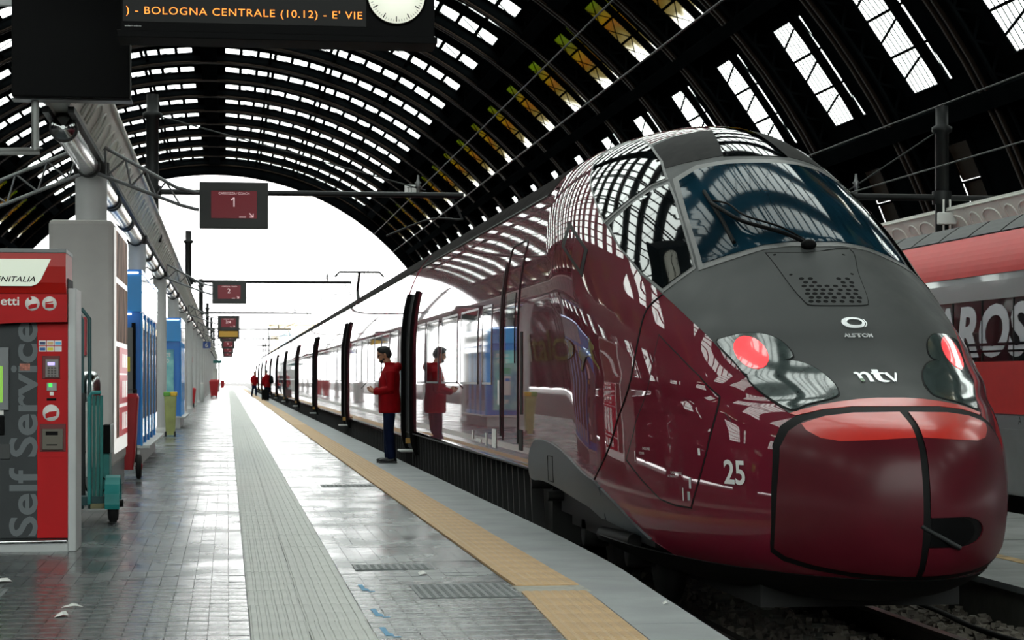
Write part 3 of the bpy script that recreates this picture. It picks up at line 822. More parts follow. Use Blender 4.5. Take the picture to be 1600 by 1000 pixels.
# --- flank: fairing joint, access panel, service hatch, markings
seam('fairing_joint', [(1036, 460), (1010, 486), (996, 540), (982.5, 607), (960, 675), (929, 749)], .009, M_seam, tr, .0, mirror=True)
pan = [(1030, 522), (1060, 553), (1094, 587), (1126, 619), (1110, 685), (1096, 742), (1081, 795), (1056, 791), (1032, 781), (1003, 751), (978, 719), (990, 675), (1005, 628), (1018, 575)]
patch('access_panel_joint', pan, M_seam, tr, .003, mirror=True)
cx, cy = 1052, 665
ap = patch('access_panel', [(cx + (x - cx) * .966, cy + (y - cy) * .978) for x, y in pan], M_wine, tr, .006, mirror=True)[0]
svc = [(878, 385), (890, 345), (919, 390), (910, 433)]
patch('camera_hatch_rim', svc, M_seam, tr, .004, mirror=True, res=.05)
patch('camera_hatch', [(899 + (x - 899) * .72, 388 + (y - 388) * .72) for x, y in svc], M_wine, tr, .009, mirror=True, res=.05)
def fine(v, f):
    """cut flat lettering into small faces so that it can follow a curved body"""
    bm = bmesh.new(); vs = [bm.verts.new(p) for p in v]
    for q in f:
        try: bm.faces.new([vs[i] for i in q])
        except ValueError: pass
    bmesh.ops.triangulate(bm, faces=bm.faces)
    for _ in range(4):
        e = [x for x in bm.edges if x.calc_length() > .12]
        if not e: break
        bmesh.ops.subdivide_edges(bm, edges=e, cuts=1); bmesh.ops.triangulate(bm, faces=bm.faces)
    bm.verts.index_update(); r = [p.co.copy() for p in bm.verts], [tuple(x.index for x in q.verts) for q in bm.faces]
    bm.free(); return r
def flank_text(txt, px, py, h, w=None, m=M_white, parent=tr, name='number_lettering', **k):
    u0, t0 = hit(px, py); v, f = fit_text(txt, w, h, **k); w2 = max(p.x for p in v); mb = MB()
    if w and w > 1: v, f = fine(v, f)
    wrap(mb, [p - Vector((w2 / 2, h / 2, 0)) for p in v], f, u0, t0, .009); return orient(mb).build(name, m, parent, fix=False)
flank_text('25', 1149, 738, .165, .235, bold=.02)
for px, py, w, h in ((1011, 701, .14, .02), (1004, 708, .10, .018), (1058, 739, .17, .02), (1051, 744, .12, .018)):
    flank_text('GUARDARE IL MANUALE' if w > .13 else 'ACCENSIONE', px, py, h, w, name='instruction_lettering', parent=ap)
def tick(px, py, w, h, m, name='marking', parent=tr):
    u0, t0 = hit(px, py); mb = MB(); wrap(mb, [Vector((-w / 2, -h / 2, 0)), Vector((w / 2, -h / 2, 0)), Vector((w / 2, h / 2, 0)), Vector((-w / 2, h / 2, 0))], [(0, 1, 2, 3)], u0, t0, .009)
    return orient(mb).build(name, m, parent, fix=False)
tick(1080, 755, .03, .075, M_silver, 'pictogram', ap); tick(1078, 775, .035, .06, M_silver, 'pictogram', ap); tick(1069, 772, .012, .09, M_white, 'lock_bar', ap); tick(1094, 706, .03, .05, M_white, 'lock_bar', ap); tick(994, 713, .012, .08, M_white, 'lock_bar', ap)
M_logo = mat('faded_gold_logo', '#806c44', .6, spec=0, coat=.85, vary=.1)
flank_text('italo', 853, 540, .46, 1.95, m=M_logo, name='side_logo')
u0, t0 = hit(922, 558); hare = [(-.55, .05), (-.45, .12), (-.2, .16), (.0, .14), (.12, .22), (.1, .34), (.16, .26), (.2, .36), (.24, .24), (.34, .18), (.32, .13), (.2, .1), (.25, -.05), (.42, -.2), (.36, -.22), (.15, -.06), (.0, .02), (-.2, .0), (-.35, -.1), (-.5, -.26), (-.56, -.22), (-.42, -.06)]
mb = MB(); v, f = fine([Vector((x * .62, y * .8, 0)) for x, y in hare], [tuple(range(len(hare)))]); wrap(mb, v, f, u0, t0, .008)
orient(mb).build('hare_emblem', M_logo, tr, fix=False)
tick(1139, 652, .012, .16, mat('dark_wine_line', '#2c0a12', .5), 'latch_slot')
# --- grey bogie skirt below the flank
sk1 = [(18.75, .60), (18.45, .72), (17.9, .745), (17.2, .71), (16.5, .63), (15.9, .54), (15.38, .46), (15.3, .22), (15.75, .28), (16.4, .32), (17.2, .36), (18.0, .38), (18.6, .36), (18.8, .42)]
sk2 = [(15.33, .455), (14.9, .34), (14.55, .22), (14.35, .14), (14.7, .17), (15.26, .215)]
for q in (sk1, sk2):
    patch('bogie_skirt', [syz(*p) for p in spline(q, 3, True)] if q is sk1 else [syz(*p) for p in q], M_skirt, tr, .02, px=False, mirror=True, res=.06, rim=.03)
for a, b in (((17.35, .62), (17.62, .40)), ):
    q = [(a[0], a[1]), (b[0], a[1]), (b[0], b[1]), (a[0], b[1])]
    seam('flap_joint', None, .006, M_seam, tr, .021, uv=yz_line(q + [q[0]]))
seam('sill_edge', None, .012, M_seam, tr, 0, mirror=True, uv=yz_line([(32.5, .445), (18.9, .445)]))
# --- crew door outline, handles, passenger door and windows of the leading car
for y0, y1, z0, z1 in ((19.6, 20.7, .66, 2.62),):
    seam('crew_door_joint', None, .012, M_seam, tr, 0, mirror=True, uv=yz_line([(y0, z0), (y0, z1), (y0 + .1, z1 + .04), (y1 - .1, z1 + .04), (y1, z1), (y1, z0)]))
    patch('crew_door_window', yz_line([(19.85, 1.45), (20.45, 1.45), (20.45, 2.15), (19.85, 2.15), (19.85, 1.5)]), M_win, tr, .006, px=False, mirror=True)
for y0, y1, z0, z1, mm in ((19.3, 19.42, .95, 1.75, M_seam), (19.30, 19.52, .60, .80, M_seam), (20.85, 20.93, .7, 2.5, M_seam)):
    patch('grab_rail_recess', yz_line([(y0, z0), (y1, z0), (y1, z1), (y0, z1), (y0, z0 + .05)]), mm, tr, .007, px=False, mirror=True)
SEC = [(z, wid(z)) for z in [.32, .40, .55, .75, .95, 1.15, 1.35, 1.6, 1.75, 1.9, 2.05, 2.2, 2.35, 2.5, 2.65, 2.8, 2.92, 3.03, 3.13, 3.22, 3.3, 3.37, 3.43, 3.48, 3.51, 3.535, 3.56, 3.59, 3.60]]
def sidepanel(y0, y1, z0, z1, h, t=.02, sg=-1, n=8):
    """curved panel following the car side"""
    m = MB(); pts = [z0 + (z1 - z0) * k / n for k in range(n + 1)]
    o = [(TC + sg * (wid(z) + h), z) for z in pts]; i = [(TC + sg * (wid(z) + h - t), z) for z in pts]
    for (a, b), (c, d) in zip(zip(o, i), list(zip(o, i))[1:]):
        for (p, q) in ((a, c),):
            m.add([(p[0], y0, p[1]), (p[0], y1, p[1]), (q[0], y1, q[1]), (q[0], y0, q[1])], [(0, 1, 2, 3)], True)
    ring = o + i[::-1]
    m.add([(x, y0, z) for x, z in ring], [tuple(range(len(ring)))]); m.add([(x, y1, z) for x, z in ring], [tuple(range(len(ring)))[::-1]])
    for (p, q) in ((o[0], i[0]), (o[-1], i[-1])):
        m.add([(p[0], y0, p[1]), (p[0], y1, p[1]), (q[0], y1, q[1]), (q[0], y0, q[1])], [(0, 1, 2, 3)])
    return m
def door(body, y0, y1, sg):
    """open plug door: dark opening, leaf pushed out and slid aside, step"""
    d = sidepanel(y0, y1, .2, 2.62, .006, .03, sg, 14).build('passenger_door', M_black, body)
    if sg < 0:
        sidepanel(y0 - .06, y0 + .02, .12, 2.64, .055, .06, sg, 14).build('door_edge', M_black, d)
        sidepanel(y1 - .02, y1 + .1, .12, 2.64, .075, .08, sg, 14).build('door_edge', M_black, d)
        m = MB(); m.box(TC - HW - .17, TC - HW + .05, y0 + .15, y1 - .5, .16, .19); m.build('folding_step', M_step, d, bevel=.01)
        m = MB(); m.box(TC - HW - .10, TC - HW, y0 - .04, y0 + .06, .3, .38); m.tube((TC - HW - .03, y0 + .1, .5), (TC - HW - .03, y0 + .1, 1.3), .014); m.build('grab_handle', M_yellow, d)
M_wf = mat('window_edge_trim', '#6d6a6c', .3, metal=.5)
def windows(body, lst, sg):
    for y0, y1 in lst:
        w = sidepanel(y0, y1, 1.24, 2.09, .004, .01, sg, 6).build('coach_window', M_win, body)
        m = MB()
        for a, b in ((y0, y0 + .022), (y1 - .022, y1)):
            q = sidepanel(a, b, 1.23, 2.10, .008, .01, sg, 6); m.add(q.v, q.f)
        for a, b in ((1.23, 1.255), (2.075, 2.10)):
            q = sidepanel(y0, y1, a, b, .008, .01, sg, 1); m.add(q.v, q.f)
        m.build('window_trim', M_wf, w)
for sg in (-1, 1):
    windows(car, [(21.6, 22.4), (22.8, 24.5), (24.9, 26.7), (27.15, 28.75), (29.0, 30.2)], sg)
    door(car, 31.0, 32.2, sg)
    rp = sidepanel(19.6, 32.6, 3.1, 3.6, .012, .02, sg, 8).build('roof_panel', M_roofp, car)
    m = sidepanel(19.6, 32.6, 3.085, 3.105, .016, .03, sg, 1).build('roof_gutter', M_seam, car)
for a, b, c, d in ((20.95, 21.05, 1.02, 1.28), (21.2, 21.5, .56, .76), (22.0, 22.08, .56, .70), (22.5, 22.9, .58, .62), (23.2, 23.3, .6, .7)):
    m = MB(); m.box(TC - HW - .009, TC - HW - .005, a, b, c, d); m.build('data_mark', M_white, car)
# --- underframe and bogies of the leading car
def under(y0, y1, parent):
    m = MB(); m.box(TC - 1.22, TC + 1.22, y0, y1, -.28, .36); 
    y = y0 + .3
    while y < y1 - .4:
        for s in (-1, 1):
            x = TC + s * 1.3
            m.add([(x - .06, y, -.2), (x + .06, y, -.2), (x + .06, y + .05, -.2), (x - .06, y + .05, -.2), (x - .06, y + .18, .40), (x + .06, y + .18, .40), (x + .06, y + .23, .40), (x - .06, y + .23, .40)],
                  [(0, 3, 2, 1), (4, 5, 6, 7), (0, 1, 5, 4), (1, 2, 6, 5), (2, 3, 7, 6), (3, 0, 4, 7)])
        y += .42
    return m.build('underframe', M_under, parent)
under(18.9, 32.4, car)
m = MB(); m.box(TC - .7, TC + .7, 13.3, 18.9, -.25, .3); m.box(TC - 1.15, TC + 1.15, 14.6, 18.8, .05, .45); m.build('nose_underside', M_under, car)
bg_ = MB()
for y in (15.9, 17.9):
    for s in (-1, 1):
        bg_.lathe([(.05, -.07), (.38, -.07), (.42, -.03), (.42, .06), (.1, .06)], (TC + s * .76, y, -.08), 24, 'x')
        bg_.lathe([(.05, 0), (.13, 0), (.13, .22), (.05, .25)], (TC + s * .9 - (.2 if s < 0 else 0), y, -.08), 14, 'x')
bg_.box(TC - 1.1, TC - .95, 15.2, 18.5, -.05, .15); bg_.box(TC + .95, TC + 1.1, 15.2, 18.5, -.05, .15)
bg_.tube((TC - 1.2, 15.1, .06), (TC - 1.2, 16.4, .02), .06); bg_.tube((TC - 1.3, 18.7, .2), (TC - 1.0, 18.7, .2), .05); bg_.tube((TC - 1.42, 18.95, .3), (TC - 1.15, 18.95, .3), .05)
bg_.build('bogie', M_under, car)
# --- trailing cars
def coach(y0, l):
    m = MB(); ring = [(TC - w, z) for z, w in SEC] + [(TC + w, z) for z, w in SEC[::-1]]
    m.loft([[(x, y, z) for x, z in ring] for y in (y0, y0 + l)], True, True)
    b = m.build('coach_body', M_wine, tr)
    for sg in (-1, 1):
        windows(b, [(y0 + .7 + 1.85 * k, y0 + 2.35 + 1.85 * k) for k in range(7)], sg)
        sidepanel(y0 + .2, y0 + l - .2, 3.1, 3.6, .012, .02, sg, 6).build('roof_panel', M_roofp, b)
        door(b, y0 + 15.15, y0 + 16.35, sg)
    under(y0, y0 + l, b)
    return b
Y0 = 32.95
b0 = coach(Y0, 16.75)
for k in range(1, 10):
    c = copy_tree(b0, tr); c.location.y += 17.1 * k
m = MB(); ring = [(TC - w * .93, z * .985 + .01) for z, w in SEC] + [(TC + w * .93, z * .985 + .01) for z, w in SEC[::-1]]
m.loft([[(x, y, z) for x, z in ring] for y in (-.25, .25)], True, True)
me = m.mesh('gangway_bellows', M_black, Vector((TC, 0, -.5)))
for k in range(10): link('gangway_bellows', me, tr, (0, Y0 - .175 + 17.1 * k - 30, 0))
# pantograph on the second car
m = MB()
py0 = 66.0
m.box(TC - .5, TC + .5, py0 - .6, py0 + .6, 3.5, 3.6); m.tube((TC, py0, 3.6), (TC, py0 + 1.0, 4.2), .06); m.tube((TC, py0 + 1.0, 4.2), (TC, py0, 4.75), .05)
m.path([(TC - .8, py0, 4.6), (TC - .65, py0, 4.76), (TC + .65, py0, 4.76), (TC + .8, py0, 4.6)], .04, 8); m.build('pantograph', M_dark, tr)
# ------------------------------------------------------------------ platform canopy spine, columns and tube lights
XCAN = -1.6
M_clamp = mat('black_clamp', '#101112', .5)
def canopy_at(xc, n, kind_name):
    """narrow cornice canopy: two leaning fascias with arched relief, soffit, gutters"""
    t = empty(kind_name, (xc, 20, 3.9), kind='structure')
    for s in (-1, 1):
        a = Vector((xc + s * .10, 0, 3.90)); b = Vector((xc + s * .35, 0, 4.33)); e = (b - a).normalized(); nrm = Vector((s * e.z, 0, -s * e.x))
        L_, w = 1.6, (b - a).length
        m = MB(); yy = lambda p, q, h: a + e * q + Vector((0, p, 0)) + nrm * h
        m.add([yy(.006, 0, 0), yy(L_ - .006, 0, 0), yy(L_ - .006, w, 0), yy(.006, w, 0), yy(.006, 0, -.03), yy(L_ - .006, 0, -.03), yy(L_ - .006, w, -.03), yy(.006, w, -.03)],
              [(0, 1, 2, 3), (4, 7, 6, 5), (0, 4, 5, 1), (1, 5, 6, 2), (2, 6, 7, 3), (3, 7, 4, 0)])
        for c, r in ((.55, .36), (1.28, .20)):
            pts = [yy(c - r, .07, .006), yy(c - r, .2, .006)] + [yy(c - r * cos(x), .2 + .15 * sin(x), .006) for x in [pi * k / 8 for k in range(1, 8)]] + [yy(c + r, .2, .006), yy(c + r, .07, .006)]
            m.path(pts, .018, 6)
        m.path([yy(0, w - .02, .012), yy(L_, w - .02, .012)], .02, 6)
        me = m.mesh('fascia_panel', M_canopy, Vector((xc, 0, 3.9)))
        for k in range(n): link('fascia_panel', me, t, (0, 19.75 + L_ * k - 20, 0))
        m = MB(); m.box(xc + s * .12 - .03, xc + s * .12 + .03, 19.75, 19.75 + L_ * n, 3.84, 3.9); m.build('gutter', M_clamp, t)
        m = MB(); m.box(min(xc, xc + s * .36), max(xc, xc + s * .36), 19.75, 19.75 + L_ * n, 4.33, 4.36); m.build('roof_cap', M_canopy, t)
    m = MB(); m.box(xc - .12, xc + .12, 19.75, 19.75 + L_ * n, 3.93, 3.96); m.build('soffit', M_canopy, t)
    return t
canopy_at(XCAN, 175, 'trim_1'); canopy_at(13.15, 60, 'trim_2')
COLY = [12.2 + 12.3 * k for k in range(24)]
def column(x, y, r, label, group):
    t = empty('column', (x, y, 0), label, 'column', group)
    m = MB(); m.lathe([(r, 0), (r, 3.84)], (x, y, 0), 28); m.build('shaft', M_col, t)
    m = MB(); m.lathe([(r * 1.25, 0), (r * 1.25, .05), (r * 1.02, .12)], (x, y, 0), 28, caps=False); m.build('base_collar', M_col, t)
    m = MB(); m.lathe([(r * 1.02, 3.7), (r * 1.15, 3.78), (r * 1.15, 3.86)], (x, y, 0), 28, caps=False); m.build('capital', M_clamp, t)
for k, y in enumerate(COLY):
    if k == 0: continue
    lab = 'grey round column rising out of the clad poster pillar' if k == 1 else 'grey round column between the poster pillar and the near blue kiosk' if k == 2 else 'grey round column in the long row beyond the near blue kiosk'
    column(XCAN, y, .185 if k == 1 else .16, lab, 'platform columns' if k > 2 else None)
for k in range(8): column(13.15, 14 + 12.3 * k, .16, 'grey round column behind the red and grey train', 'columns beyond the second train')
tl = MB(); tl.lathe([(.02, .0), (.115, .02), (.12, .08), (.12, 3.70), (.115, 3.75), (.02, 3.77)], (0, 0, 0), 20, 'y'); me_t = tl.mesh('tube', M_chrome)
tk = MB(); tk.lathe([(.13, -.05), (.14, -.03), (.14, .03), (.13, .05)], (0, 0, 0), 20, 'y'); me_k = tk.mesh('clamp', M_clamp)
NL = ['polished steel tube lamp under the canopy just before the poster pillar column', 'polished steel tube lamp under the canopy, first past the poster pillar column', 'polished steel tube lamp under the canopy, second past the poster pillar column', 'polished steel tube lamp under the canopy, third past the poster pillar column']
k = 0
for ci in range(0, 14):
    for q in range(3):
        y = COLY[ci] + .27 + 3.92 * q
        if y < 19.9: continue
        t = empty('tube_lamp', (XCAN, y, 3.77), NL[k] if k < 4 else 'polished steel tube lamp in the row under the canopy beyond the second column', 'lamp', None if k < 4 else 'far tube lamps under the canopy'); k += 1
        link('tube', me_t, t)
        for d in (.1, 3.68): link('clamp', me_k, t, (0, d, 0))
# ------------------------------------------------------------------ coach number signs on lattice arms
M_signbox = mat('charcoal_sign_case', '#2b2d2c', .5)
M_scr_red = mat('red_sign_screen', '#5c0c1a', .4, emit=.03, emit_col='#8c1428')
M_txt = mat('pale_pink_screen_text', '#e8c9cc', .4, emit=.06)
M_amber = mat('amber_sign_panel', '#8a6a1c', .4, emit=.08)
def sign(y, num, label, amber=False):
    y -= .27
    x = .08 if y < 30 else .05; z = 3.35
    t = empty('coach_sign', (x, y, z), label, 'sign', 'coach number signs over the platform')
    hw, hh = .405, .275
    m = MB(); m.box(x - hw, x + hw, y, y + .14, z - hh, z + hh); m.build('case', M_signbox, t, bevel=.008)
    m = MB(); m.box(x - .268, x + .268, y - .006, y, z - .155, z + .168); s = m.build('screen', M_scr_red, t)
    m = MB(); v, f = fit_text('CARROZZA / COACH', .36, .028); m.add(v, f, M=FRONT(x - .18, y - .009, z + .125))
    m.build('heading', M_txt, s)
    m = MB(); v, f = fit_text(num, None, .11) if num != '1' else ([Vector((.02, 0, 0)), Vector((.035, 0, 0)), Vector((.035, .11, 0)), Vector((.02, .11, 0)), Vector((-.012, .085, 0)), Vector((-.005, .074, 0)), Vector((.02, .09, 0))], [(0, 1, 2, 6), (6, 2, 3), (6, 3, 4, 5)]); w = max(p.x for p in v); m.add(v, f, M=FRONT(x - w / 2 - .01, y - .009, z - .02)); m.build('coach_number', M_txt, s)
    m = MB(); ax, az = x + .225, z - .14
    for a, b in (((ax - .045, az + .045), (ax, az)), ((ax - .04, az), (ax + .003, az)), ((ax, az - .003), (ax, az + .04))):
        m.bar((a[0], y - .009, a[1]), (b[0], y - .009, b[1]), .011)
    m.build('arrow', M_txt, s)
    m = MB(); m.box(x + .06, x + .14, y - .009, y - .006, z - .146, z - .136); m.build('small_caption', M_txt, s)
    if amber:
        m = MB(); m.box(x - hw, x + hw, y, y + .14, z - hh - .3, z - hh); m.build('lower_case', M_dark, t); m = MB(); m.box(x - .34, x + .34, y - .006, y, z - hh - .24, z - hh - .03); m.build('amber_panel', M_amber, t)
    # lattice arm to both sides of the canopy
    arm = empty('lattice_arm', (XCAN, y + .07, 3.9), 'tubular lattice arm carrying the sign with the %s' % {'1': 'single digit one', '2': 'single digit two', '3/4': 'digits three slash four'}[num] if num in ('1', '2', '3/4') else 'tubular lattice arm holding the small far sign, %s in line from the camera' % {'5': 'fourth', '6': 'fifth', '7': 'sixth', '8': 'seventh'}[num], 'bracket', 'lattice arms of the signs')
    for sg in (1, -1):
        if sg < 0 and y > 60: continue
        q = lambda px, z_: (XCAN + sg * (px - XCAN), y + .07, z_)
        top = [q(-1.54, 4.08), q(-.6, 3.56), q(-.36, 3.50), q(x - .408, 3.50)]; bot = [q(-1.7, 3.78), q(-.55, 3.35), q(-.36, 3.30), q(x - .408, 3.30)]
        if sg < 0: top = [q(-1.66, 4.08), q(-.2, 3.45), q(1.0, 3.4)]; bot = [q(-1.7, 3.78), q(-.3, 3.2), q(1.0, 3.15)]
        for ch in (top, bot):
            m = MB(); m.path(ch, .022, 8); m.build('chord', M_tube, arm)
        n = 4
        for k in range(n):
            u0, u1 = k / n, (k + .5) / n; lerp = lambda P, u: Vector(P[0]) + (Vector(P[1]) - Vector(P[0])) * u
            m = MB(); m.tube(lerp(bot, u0), lerp(top, u1), .012); m.build('web', M_tube, arm)
            m = MB(); m.tube(lerp(top, u1), lerp(bot, (k + 1) / n), .012); m.build('web', M_tube, arm)
sign(24.45, '1', 'hanging sign reading carrozza coach 1 on red screen')
sign(49.0, '2', 'hanging sign reading coach 2 on red screen, second from the camera')
sign(76.0, '3/4', 'hanging sign reading 3/4 with amber panel below, third from the camera', True)
for k, n in enumerate('5678'):
    sign(98.5 + 24.5 * k, n, 'small far coach sign, number %s in line from the camera' % ('four', 'five', 'six', 'seven')[k])

# ------------------------------------------------------------------ departure board with clock, and the black display beside it
M_led = mat('orange_led_letters', '#ff9a2e', .4, emit=.2, emit_col='#ff7a14')
M_dial = mat('lit_clock_dial', '#f2f3e6', .4, emit=.07, emit_col='#f6f7e4')
M_panel = mat('dark_led_panel', '#050404', .5, spec=.2)
YB = 17.8
bp = lambda px, py: at_y(px, py, YB)
bd = empty('departure_board', bp(433, 60), 'black departure board with orange LED text and round clock', 'board')
a, b = bp(189, 57), bp(679, 0)
m = MB(); m.box(a.x, b.x, YB, YB + .35, a.z + .03, a.z + 1.15); m.build('case', M_black, bd, bevel=.01)
m = MB(); m.box(a.x - .03, b.x + .02, YB - .06, YB + .4, a.z - .01, a.z + .05); m.build('bottom_ledge', M_black, bd, bevel=.006)
a, b = bp(192, 33), bp(572, 0)
m = MB(); m.box(a.x, b.x, YB - .006, YB, a.z, b.z + .12); pn = m.build('led_panel', M_panel, bd)
M_ledrow = mat('led_grid', '#140a05', .3)
v, f = fit_text(") - BOLOGNA CENTRALE (10.12) - E' VIE", (bp(566, 0) - bp(197, 0)).x, .088, bold=0.0, space=1.12)
m = MB(); c = bp(197, 25); m.add(v, f, M=FRONT(c.x, YB - .009, c.z)); tag(m.build('led_text', M_led, pn), kind='stuff')
c = bp(619, -7); rd_ = .252
m = MB(); m.lathe([(.02, 0), (rd_, 0), (rd_, .03), (.02, .03)], (c.x, YB - .03, c.z), 48, 'y'); ck = m.build('clock_dial', M_dial, bd)
m = MB(); m.lathe([(rd_ + .012, .03), (rd_ + .012, 0), (rd_, -.003)], (c.x, YB - .03, c.z), 48, 'y', caps=False); m.build('clock_rim', M_panel, ck)
m = MB()
for k in range(60):
    t = 2 * pi * k / 60; r0 = .19 if k % 5 == 0 else .215
    m.bar((c.x + r0 * sin(t), YB - .032, c.z + r0 * cos(t)), (c.x + .235 * sin(t), YB - .032, c.z + .235 * cos(t)), .008 if k % 5 == 0 else .003)
tag(m.build('minute_marks', M_black, ck), kind='stuff')
for t, l, w in ((.9, .12, .02), (1.2, .17, .014)):
    m = MB(); m.bar((c.x, YB - .035, c.z), (c.x + l * sin(t), YB - .035, c.z + l * cos(t)), w, .004); m.build('clock_hand', M_black, ck)
v, f = fit_text('solari udine', .14, .014); m = MB(); q = bp(195, 41); m.add(v, f, M=FRONT(q.x, YB - .004, q.z)); m.build('maker_mark', M_white, bd)
m = MB(); q = bp(196, 0); m.box(XCAN - .1, bp(690, 0).x, YB + .12, YB + .26, q.z + .75, q.z + .9); m.build('support_beam', M_tube, bd)
for xx in (bp(260, 0).x, bp(600, 0).x):
    m = MB(); m.tube((xx, YB + .19, q.z + .7), (xx, YB + .19, 9.0), .03); m.build('hanger_rod', M_tube, bd)
YD = 19.3
a, b = at_y(18, 150, YD), at_y(203, 0, YD)
dp = empty('display_cabinet', ((a.x + b.x) / 2, YD, a.z), 'large blank black display cabinet hanging under the canopy beside the departure board', 'display')
m = MB(); m.box(a.x, b.x, YD, YD + .3, a.z, a.z + 1.3); m.build('case', M_black, dp, bevel=.012)
m = MB(); m.box(a.x - .012, b.x + .012, YD + .1, YD + .32, a.z - .014, a.z); m.build('lower_rim', M_tube, dp)
m = MB(); m.box(a.x - .25, b.x + .1, YD + .3, YD + .38, a.z + .9, a.z + 1.0); m.box(XCAN - .05, XCAN + .05, YD + .1, YD + .4, 4.3, a.z + 1.0); m.build('bracket', M_tube, dp)
m = MB(); q = lambda px, py: at_y(px, py, YD + .2); m.path([q(55, 140), q(55, 236), q(62, 236), q(-60, 238)], .037, 10); m.path([q(60, 232), q(60, 231)], .04, 10)
m.build('tube_bracket', mat('white_painted_tube', '#8d8e8c', .45), dp)

# ------------------------------------------------------------------ catenary masts, arms and wires
def mast(x, y, h, arm_x, zb, label, group, r=.13):
    t = empty('catenary_mast', (x, y, 4.34 if x < 0 else 0), label, 'mast', group)
    zb0 = 4.34 if x < 0 else 0
    m = MB(); m.lathe([(r * 1.2, zb0), (r * 1.2, zb0 + .04), (r, zb0 + .05), (r, h - .5), (r * 1.5, h - .46), (r * 1.5, h - .38), (r * .92, h - .34), (r * .92, h)], (x, y, 0), 16); m.build('pole', M_mast, t)
    m = MB(); m.tube((x, y, zb), (arm_x, y, zb), .06); m.build('arm', M_mast, t)
    m = MB(); m.tube((x, y, h - .4), (arm_x - .8 if arm_x > x else arm_x + .8, y, zb + .1), .015); m.build('stay_cable', M_mast, t)
    s = 1 if arm_x > x else -1
    m = MB(); m.path(spline([(arm_x - s * .25, y, zb - .05), (arm_x - s * .05, y, zb - .45), (arm_x - s * .1, y, zb - .5), (arm_x - s * .7, y, zb - .5), (arm_x - s * 1.6, y, zb - .85)], 5), .022, 6); m.build('registration_arm', M_mast, t)
    m = MB(); m.lathe([(.03, 0), (.03, .1), (.07, .12), (.03, .16), (.07, .2), (.03, .24), (.02, .36)], (arm_x - s * .95, y, zb + .05), 10); m.build('insulator', M_tube, t)
    for q in (0, 1):
        m = MB(); m.lathe([(r * 1.4, -.12), (r * 1.5, 0), (r * 1.4, .12)], (x, y, zb - q * .9), 14, caps=False); m.build('clamp_band', M_mast, t)
    return t
for k in range(6):
    t = mast(-1.5, 41.6 + 38.3 * k, 7.05, 4.85, 5.08, 'dark catenary mast along the canopy, ' + ['nearest, its long arm behind the largest red sign', 'second from the camera', 'third from the camera', 'fourth from the camera', 'fifth from the camera', 'farthest'][k], 'catenary masts along the canopy')
    if k == 0:
        m = MB(); q = at_y(632, 305, 41.9); p = at_y(650, 289, 41.9); m.box(q.x, p.x, 41.86, 41.88, q.z, p.z); pl = m.build('number_plate', M_white, t)
        v, f = fit_text('TT', .12, .10); m = MB(); m.add(v, f, M=FRONT(q.x + .05, 41.855, q.z + .06)); m.build('plate_text', M_black, pl)
t = mast(12.75, 35.0, 6.2, 10.2, 4.55, 'dark catenary mast with white box behind the red and grey train', None, .12)
for x0, x1 in ((-.17, .17),):
    m = MB(); m.box(12.75 + x0, 12.75 + x1, 34.7, 34.8, 4.05, 4.27); m.build('white_box', mat('white_plastic_box', '#cfd0cc', .5), t, bevel=.02)
for x in (-.06, .06):
    m = MB(); m.tube((12.75 + x, 34.75, 3.85), (12.75 + x, 34.75, 4.5), .018); m.build('white_rod', MATS['white_plastic_box'], t)
m = MB(); m.tube((12.75, 35, 4.55), (22, 35, 4.55), .05); m.build('cross_beam', M_mast, t)
for x, lab in ((TC, 'above the wine red train'), (10.95, 'above the red and grey train')):
    for z, nm in ((5.53, 'upper carrying wire'), (4.59, 'lower contact wire')):
        m = MB(); m.tube((x, 2, z), (x, 300, z), .013, n=6); tag(m.build('overhead_wire', M_mast), 'thin %s stretched %s' % (nm, lab), 'wire')

# ------------------------------------------------------------------ red ticket machine
M_tred = mat('ticket_machine_red', '#a80b10', .5, spec=.2, vary=.04)
M_tred2 = mat('ticket_header_red', '#a01109', .4, spec=.3)
M_tgrey = mat('ticket_machine_grey', '#333638', .6, spec=.25, vary=.08)
M_talu = mat('aluminium_side_panel', '#a9abab', .4, metal=.2, vary=.05)
M_tlet = mat('light_grey_print', '#63676a', .6, spec=.2)
M_sticker = mat('white_sticker', '#d9d6d2', .5)
YT = 15.5
tp = lambda px, py: at_y(px, py, YT)
tm_ = empty('ticket_machine', (-1.63, YT + .25, 0), 'red and grey self service ticket machine beside the green cart', 'ticket machine')
xr = tp(117, 0).x; xl = xr - 1.06
def tbox(px0, py0, px1, py1, y0, y1, name, mtl, parent=tm_, bevel=.004):
    p, q = at_y(px0, py1, YT), at_y(px1, py0, YT); m = MB(); m.box(p.x, q.x, y0, y1, p.z, q.z); return m.build(name, mtl, parent, bevel=bevel)
m = MB(); m.box(xl, xr - .05, YT + .02, YT + .5, .08, 2.05); m.build('cabinet', M_tgrey, tm_)
m = MB(); m.box(xr - .05, xr + .012, YT - .03, YT + .52, 0, tp(0, 450).z); m.build('side_panel', M_talu, tm_, bevel=.008)
m = MB(); m.box(xl - .06, xl, YT - .03, YT + .52, 0, tp(0, 450).z); m.build('side_panel', M_talu, tm_, bevel=.008)
m = MB(); m.box(xl, xr - .05, YT + .0, YT + .5, 0, .08); m.build('plinth', M_talu, tm_)
m = MB(); m.tube((xl, YT - .02, tp(0, 848).z), (xr - .06, YT - .02, tp(0, 846).z), .014); m.build('foot_rail', M_chrome, tm_)
z0, z1 = tp(0, 459).z, tp(0, 396).z
hx = tp(105, 0).x
m = MB(); prof_h = [(YT - .10, z0), (YT - .13, z0 + .08), (YT - .14, z0 + .2), (YT - .13, z1), (YT + .5, z1), (YT + .5, z0)]; m.prism(prof_h, xl, hx, 'yz'); hd_ = m.build('header', M_tred2, tm_)
